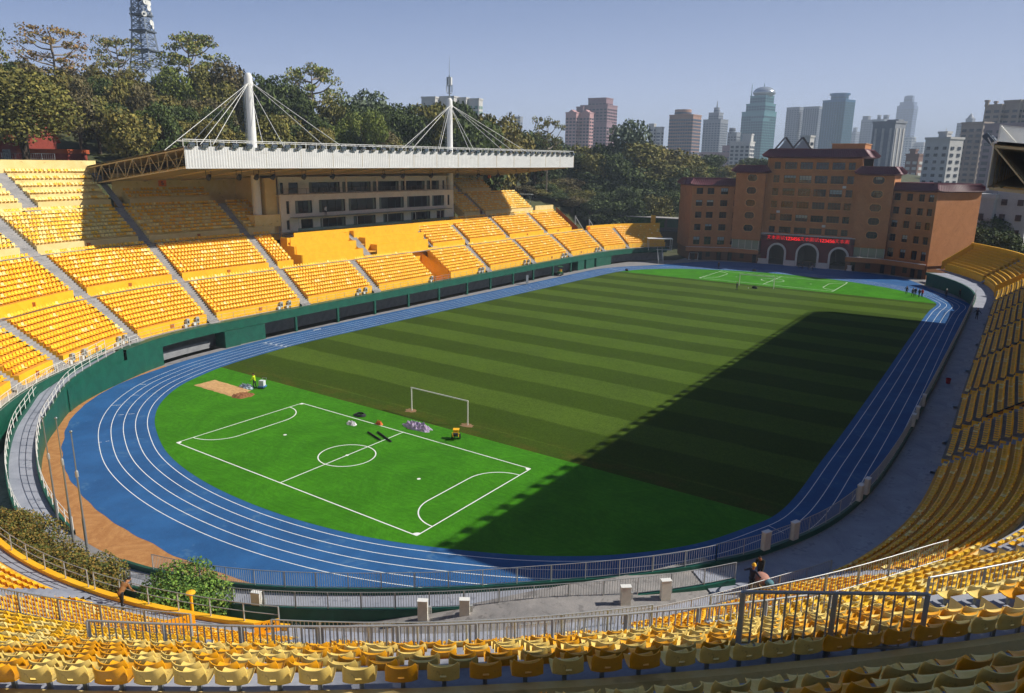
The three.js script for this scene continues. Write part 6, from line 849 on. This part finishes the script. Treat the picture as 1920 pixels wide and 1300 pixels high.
{ // pale concrete stair cover beside the upper aisle
  const p = S.off(sAz(41.6), 21.2 * 1.1, 18.15), q = S.at(sAz(41.6)), t = thing('concrete_hatch', 'pale slanted concrete hatch beside the upper stair aisle', 'hatch', [p.x, p.y, p.z], Math.atan2(q.nx, q.nz)); mesh('cover', new THREE.CylinderGeometry(0.75, 0.95, 0.34, 4, 1).rotateY(Math.PI / 4).translate(0, 0.17, -0.4), std({ map: surface(3, '#b7b2a2', '#a7a292', { grain: 0.05 }) }), t); mesh('kerb', box(0.5, 0.95, 0, 0.2, -1.1, -0.7), M.cream, t);
}
// ------------------------------------------------------------------ people
const handGeo = (() => { const mc = new MarchingCubes(64, new THREE.MeshBasicMaterial(), false, false, 20000), n = 64, R = 0.13, B = [[V(0, -0.005, 0), V(0, -0.075, 0.004), 0.03, 0.034]]; for (let f = 0; f < 4; f++) { const x = -0.03 + f * 0.02, l = [0.066, 0.076, 0.072, 0.056][f]; let a = V(x, -0.082, 0.004); for (let k = 0; k < 3; k++) { const b = a.clone().add(V(x * 0.06, -l * [0.45, 0.32, 0.23][k] * Math.cos(0.25 + k * 0.35), l * [0.45, 0.32, 0.23][k] * Math.sin(0.25 + k * 0.35))); B.push([a, b, 0.0092 - k * 0.0005, 0.0088 - k * 0.0006]); a = b; } } B.push([V(-0.028, -0.03, 0.01), V(-0.052, -0.062, 0.022), 0.012, 0.0105], [V(-0.052, -0.062, 0.022), V(-0.056, -0.09, 0.034), 0.0103, 0.009]);
  return marching(mc, n, R, V(0, -0.075, 0.015), B, 0.008).geo; })();
function capsule(p, a, b, ra, rb) { const bx = b.x - a.x, by = b.y - a.y, bz = b.z - a.z, px = p.x - a.x, py = p.y - a.y, pz = p.z - a.z, t = clamp((px * bx + py * by + pz * bz) / (bx * bx + by * by + bz * bz + 1e-9), 0, 1), dx = px - bx * t, dy = py - by * t, dz = pz - bz * t; return Math.sqrt(dx * dx + dy * dy + dz * dz) - (ra + (rb - ra) * t); }
function marching(mc, n, R, c, B, k, colour) {
  mc.isolation = 0; const p = V(); for (let z = 0; z < n; z++) for (let y = 0; y < n; y++) for (let x = 0; x < n; x++) { p.set((x - n / 2) / (n / 2) * R + c.x, (y - n / 2) / (n / 2) * R + c.y, (z - n / 2) / (n / 2) * R + c.z); let d = 9; for (const [a, b, ra, rb, kk] of B) { const e = capsule(p, a, b, ra, rb), q = kk ?? k; if (e > d + q) continue; const h = clamp(0.5 + 0.5 * (d - e) / q, 0, 1); d = d + (e - d) * h - q * h * (1 - h); } mc.field[z * n * n + y * n + x] = -d; }
  mc.update(); const cnt = mc.count, P = new Float32Array(cnt * 3), N = new Float32Array(cnt * 3); for (let i = 0; i < cnt; i++) { P[i * 3] = mc.positionArray[i * 3] * R + c.x; P[i * 3 + 1] = mc.positionArray[i * 3 + 1] * R + c.y; P[i * 3 + 2] = mc.positionArray[i * 3 + 2] * R + c.z; for (let q = 0; q < 3; q++) N[i * 3 + q] = mc.normalArray[i * 3 + q]; }
  const g = new THREE.BufferGeometry(); g.setAttribute('position', new THREE.BufferAttribute(P, 3)); g.setAttribute('normal', new THREE.BufferAttribute(N, 3));
  for (let i = 0; i < cnt; i++) { const l = Math.hypot(N[i * 3], N[i * 3 + 1], N[i * 3 + 2]) || 1; N[i * 3] /= l; N[i * 3 + 1] /= l; N[i * 3 + 2] /= l; } return { geo: g };
}
const SKIN = '#a8744f', HAIR = '#17120f';
// pose: joint offsets in metres for a figure facing +z, 1.7 m tall
function person(label, [x, y, z], turn, { top = '#22242a', legs = '#1d1f24', shoes = '#151515', hair = HAIR, lean = 0, twist = 0, armL = [0.1, -0.55, 0.05], armR = [-0.1, -0.55, 0.05], foreL, foreR, stride = 0.1, bend = 0, hat = null, near = false, group, scale = 1, headDown = 0, skirt } = {}) {
  const hip = V(0, 0.92 - bend * 0.1, 0), c = Math.cos(lean), s = Math.sin(lean), up = (h, f = 0, sx = 0) => V(hip.x + sx, hip.y + h * c - f * s, hip.z + h * s + f * c);
  const chest = up(0.36), neck = up(0.53), hb = up(0.6, 0.015 + headDown * 0.05), ht = up(0.74, 0.02 + headDown * 0.1), shL = up(0.47, 0, 0.185), shR = up(0.47, 0, -0.185);
  const arm = (sh, a, fo) => { const d = V(...a).normalize(), el = sh.clone().addScaledVector(d, 0.29), f = fo ? V(...fo).normalize() : d.clone().add(V(0, 0, 0.22)).normalize(); return [sh, el, el.clone().addScaledVector(f, 0.25), f]; };
  const L = arm(shL, armL, foreL), R = arm(shR, armR, foreR), B = [], tone = [];
  const add = (a, b, ra, rb, col, k) => { B.push([a, b, ra, rb, k]); tone.push(new THREE.Color(col)); };
  add(up(0.0), up(0.2), 0.135, 0.13, top, 0.06); add(up(0.2), chest, 0.135, 0.15, top, 0.06); add(up(0.42, 0, 0.1), up(0.42, 0, -0.1), 0.105, 0.105, top, 0.05); add(neck.clone().addScaledVector(V(0, -1, 0), 0.06), hb, 0.055, 0.052, SKIN, 0.02); add(hb, ht, 0.078, 0.09, SKIN, 0.02); add(ht.clone().add(V(0, 0.015, -0.03)), ht.clone().add(V(0, 0.03, -0.012)), 0.087, 0.088, hair, 0.012); add(up(0.66, 0.11 + headDown * 0.06), up(0.645, 0.122 + headDown * 0.06), 0.017, 0.018, SKIN, 0.02);
  for (const a of [L, R]) { add(a[0], a[1], 0.062, 0.05, top, 0.03); add(a[1], a[2], 0.05, 0.036, top, 0.02); add(a[2].clone(), a[2].clone().addScaledVector(a[3], 0.04), 0.03, 0.03, SKIN, 0.015); }
  for (const sg of [1, -1]) { const h = V(sg * 0.09, hip.y - 0.02, 0), kn = V(sg * 0.1, 0.49 - bend * 0.04, sg * stride * 0.55 + 0.03 + bend * 0.12), an = V(sg * 0.105, 0.085, sg * stride - 0.02); add(h, kn, 0.095, 0.06, legs, 0.05); add(kn, an, 0.06, 0.042, legs, 0.02); add(an.clone().add(V(0, -0.035, -0.03)), an.clone().add(V(sg * 0.015, -0.045, 0.15)), 0.042, 0.036, shoes, 0.02); }
  const n = near ? 80 : 46, mc = new MarchingCubes(n, new THREE.MeshBasicMaterial(), false, false, near ? 90000 : 40000), { geo } = marching(mc, n, 0.98, V(0, 0.86, 0.05), B, 0.03);
  const P = geo.attributes.position, C = new Float32Array(P.count * 3), v = V(); for (let i = 0; i < P.count; i++) { v.fromBufferAttribute(P, i); let m = 9, k = 0; B.forEach(([a, b, ra, rb], j) => { const d = capsule(v, a, b, ra, rb); if (d < m) { m = d; k = j; } }); C.set([tone[k].r, tone[k].g, tone[k].b], i * 3); } geo.setAttribute('color', new THREE.BufferAttribute(C, 3));
  let body = geo; const sk = new THREE.Color(SKIN);
  if (near) { const parts = [geo]; for (const [a, mir] of [[L, 1], [R, -1]]) { const h = handGeo.clone(); if (mir > 0) h.scale(-1, 1, 1); const q = new THREE.Quaternion().setFromUnitVectors(V(0, -1, 0), a[3]); h.applyQuaternion(q); h.translate(a[2].x + a[3].x * 0.03, a[2].y + a[3].y * 0.03, a[2].z + a[3].z * 0.03); const hc = new Float32Array(h.attributes.position.count * 3); for (let i = 0; i < hc.length; i += 3) hc.set([sk.r, sk.g, sk.b], i); h.setAttribute('color', new THREE.BufferAttribute(hc, 3)); parts.push(h); } body = mergeGeometries(parts); }
  const t = thing('person', label, 'person', [x, y, z], turn, group); t.scale.setScalar(scale); mesh('body', body, std({ vertexColors: true, roughness: 0.85 }), t);
  if (near) for (const sx of [-0.03, 0.03]) mesh('eye', new THREE.SphereGeometry(0.009, 8, 6).translate(ht.x + sx, ht.y - 0.035 * c, ht.z + 0.083), M.black, t);
  if (hat) mesh('helmet', lathe([[0.01, 0.13], [0.06, 0.12], [0.1, 0.075], [0.112, 0.01], [0.135, 0.0], [0.135, -0.008], [0.105, -0.006]], 18).translate(ht.x, ht.y + 0.02, ht.z - 0.005), plain(hat, { roughness: 0.35 }), t);
  return t;
}
const facing = (p, tx, tz) => Math.atan2(tx - p.x, tz - p.z);
{ // two workers with a loaded cart on the concourse
  const m = atY(1407, 1113, 2.92), k = atY(1424, 1090, 2.92), c = atY(1420, 1110, 2.92);
  person('worker in a dark blue jacket and yellow helmet pushing the loaded cart', [m.x, 2.92, m.z], facing(m, k.x + 3, k.z - 5), { top: '#1a2036', legs: '#161a26', hat: '#e2a90c', near: true, armL: [0.75, -0.6, 0.1], armR: [-0.3, -0.6, 0.35], stride: 0.12, lean: 0.08 });
  person('man in a dark jacket bending over the loaded cart', [k.x, 2.92, k.z], facing(k, m.x, m.z), { top: '#23241c', legs: '#1c1d1a', near: true, armL: [0.1, -0.75, 0.5], armR: [-0.1, -0.75, 0.5], lean: 0.32, headDown: 1 });
  const t = thing('hand_cart', 'wooden hand cart loaded with a pink sack and boxes', 'cart', [c.x + 0.25, 2.92, c.z + 0.1], 0.6); mesh('bed', box(-0.45, 0.45, 0.38, 0.45, -0.7, 0.7), plain('#7c5836'), t); for (const s of [-0.45, 0.45]) mesh('side_board', box(s - 0.02, s + 0.02, 0.45, 0.68, -0.7, 0.7), plain('#8a643e'), t); mesh('sack', new THREE.IcosahedronGeometry(0.45, 2).scale(0.95, 0.75, 1.1).translate(0, 0.82, -0.15), plain('#a9796a', { roughness: 0.8 }), t); mesh('carton', box(-0.3, 0.2, 0.46, 0.8, 0.3, 0.68), plain('#b08d5c'), t); mesh('blue_sack', new THREE.IcosahedronGeometry(0.24, 1).scale(1, 0.7, 1).translate(0.2, 0.95, 0.42), plain('#4e7c86'), t); for (const [x, z] of [[-0.5, -0.45], [0.5, -0.45], [-0.5, 0.45], [0.5, 0.45]]) mesh('wheel', new THREE.CylinderGeometry(0.2, 0.2, 0.09, 16).rotateZ(Math.PI / 2).translate(x, 0.2, z), M.black, t); mesh('handle', merge([bar(V(-0.35, 0.42, 0.7), V(-0.35, 1.0, 1.05), 0.05), bar(V(0.35, 0.42, 0.7), V(0.35, 1.0, 1.05), 0.05), bar(V(-0.35, 1, 1.05), V(0.35, 1, 1.05), 0.05)]), M.steel, t);
}
{ const p = S.off(sAz(12.4), 0.62, y0At(sAz(12.4))), q = S.at(sAz(12.4)); person('person in a brown jacket leaning on the yellow parapet beside the round bush', [p.x, p.y, p.z], Math.atan2(-q.nx, -q.nz), { top: '#8a5f34', legs: '#1c1b1d', near: true, lean: 0.8, armL: [0.3, -0.8, 0.15], armR: [-0.3, -0.8, 0.15], foreL: [-0.1, -0.75, 0.6], foreR: [0.1, -0.75, 0.6], headDown: 1 }); }
person('worker in a yellow vest standing beside the sand bed', [-23.3, 0.01, 57.9], -1.2, { top: '#b9d40e', legs: '#1a1b1e', near: true, lean: 0.12, armL: [0.2, -0.7, 0.3], armR: [-0.2, -0.7, 0.3] });
{ const t = thing('line_machine', 'pale box shaped machine beside the worker in the yellow vest', 'machine', [-22.6, 0.01, 57.4], 0.4); mesh('tank', box(-0.3, 0.3, 0.3, 0.9, -0.25, 0.25), plain('#c9d0d4'), t); mesh('tray', box(-0.35, 0.35, 0.12, 0.28, -0.4, 0.4), plain('#3a72a8'), t); for (const x of [-0.32, 0.32]) mesh('wheel', new THREE.CylinderGeometry(0.14, 0.14, 0.06, 12).rotateZ(Math.PI / 2).translate(x, 0.14, 0.2), M.black, t); mesh('handle', merge([bar(V(-0.25, 0.6, -0.25), V(-0.25, 1.05, -0.6), 0.04), bar(V(0.25, 0.6, -0.25), V(0.25, 1.05, -0.6), 0.04), bar(V(-0.25, 1.05, -0.6), V(0.25, 1.05, -0.6), 0.04)]), M.steel, t); }
for (const [x, y, z, a, o, lab] of [[-2.1, 0.01, -46.4, 1.3, { armR: [-0.3, -0.3, 0.8] }, 'person in dark clothes on the grass in front of the far goal'], [-16.8, 0.01, -76.7, 0.4, { top: '#2a2326' }, 'dark clad person on the track before the orange building'], [-0.5, 0.01, -90.5, 0.2, {}, 'person in black standing before the middle arch'], [0.5, 0.01, -90.2, -0.4, { top: '#1b1d26' }, 'second person in black in the group before the middle arch'], [2.4, 0.01, -89.1, 0.6, { top: '#24262e' }, 'person in dark grey in the group before the middle arch'], [3.3, 0.01, -88.5, -0.6, { top: '#8d9099' }, 'person in a pale jacket at the end of the group before the arch'], [27.8, 0.01, -64.0, 0.3, { armR: [-0.4, -0.5, 0.3] }, 'person in black alone on the far bend beside the turf'], [29.2, 0.01, -61.9, 0.5, { stride: 0.2 }, 'person in black walking along the far turf edge'], [29.6, 0.01, -62.6, 0.2, {}, 'person in black just behind the walking one on the far bend'], [30.4, 0.01, -61.8, -0.5, { top: '#20222a' }, 'person in dark clothes next to the red coat'], [30.9, 0.01, -62.0, -0.2, { top: '#d32014' }, 'person in a bright red coat on the far bend'], [34.9, 0.01, -64.9, 0.2, { hat: '#d9d9d4' }, 'person in black with a white hat on the far bend'], [37.2, 0.01, -66.5, 0.4, {}, 'person in dark clothes below the far corner stand'], [42.1, 2.92, -25, 0.1, { top: '#3a3440', stride: 0.2, armL: [0.5, -0.6, 0.1], armR: [-0.5, -0.6, 0.1] }, 'person walking along the shaded concourse']]) person(lab, [x, y, z], a, o);
{ const p = V(-57.6, 15.8, 16.2); person('person in a white top cleaning the press box window', [p.x, p.y, p.z], -Math.PI / 2, { top: '#d2d2d0', legs: '#1e1e24', armR: [-0.2, 0.5, 0.6] }); }
{ const q = S.off(sL(-30.4), 14.6, tierY(sL(-30.4), 2)); person('person in black standing in the stair aisle beyond the press box', [q.x, q.y, q.z], 1.6, {}); }

{ let n = 0; scene.traverse(o => { if (o.isMesh && !o.isInstancedMesh) n += (o.geometry.index ? o.geometry.index.count : o.geometry.attributes.position.count) / 3; }); console.log('triangles', Math.round(n)); }
renderer.render(scene, camera);
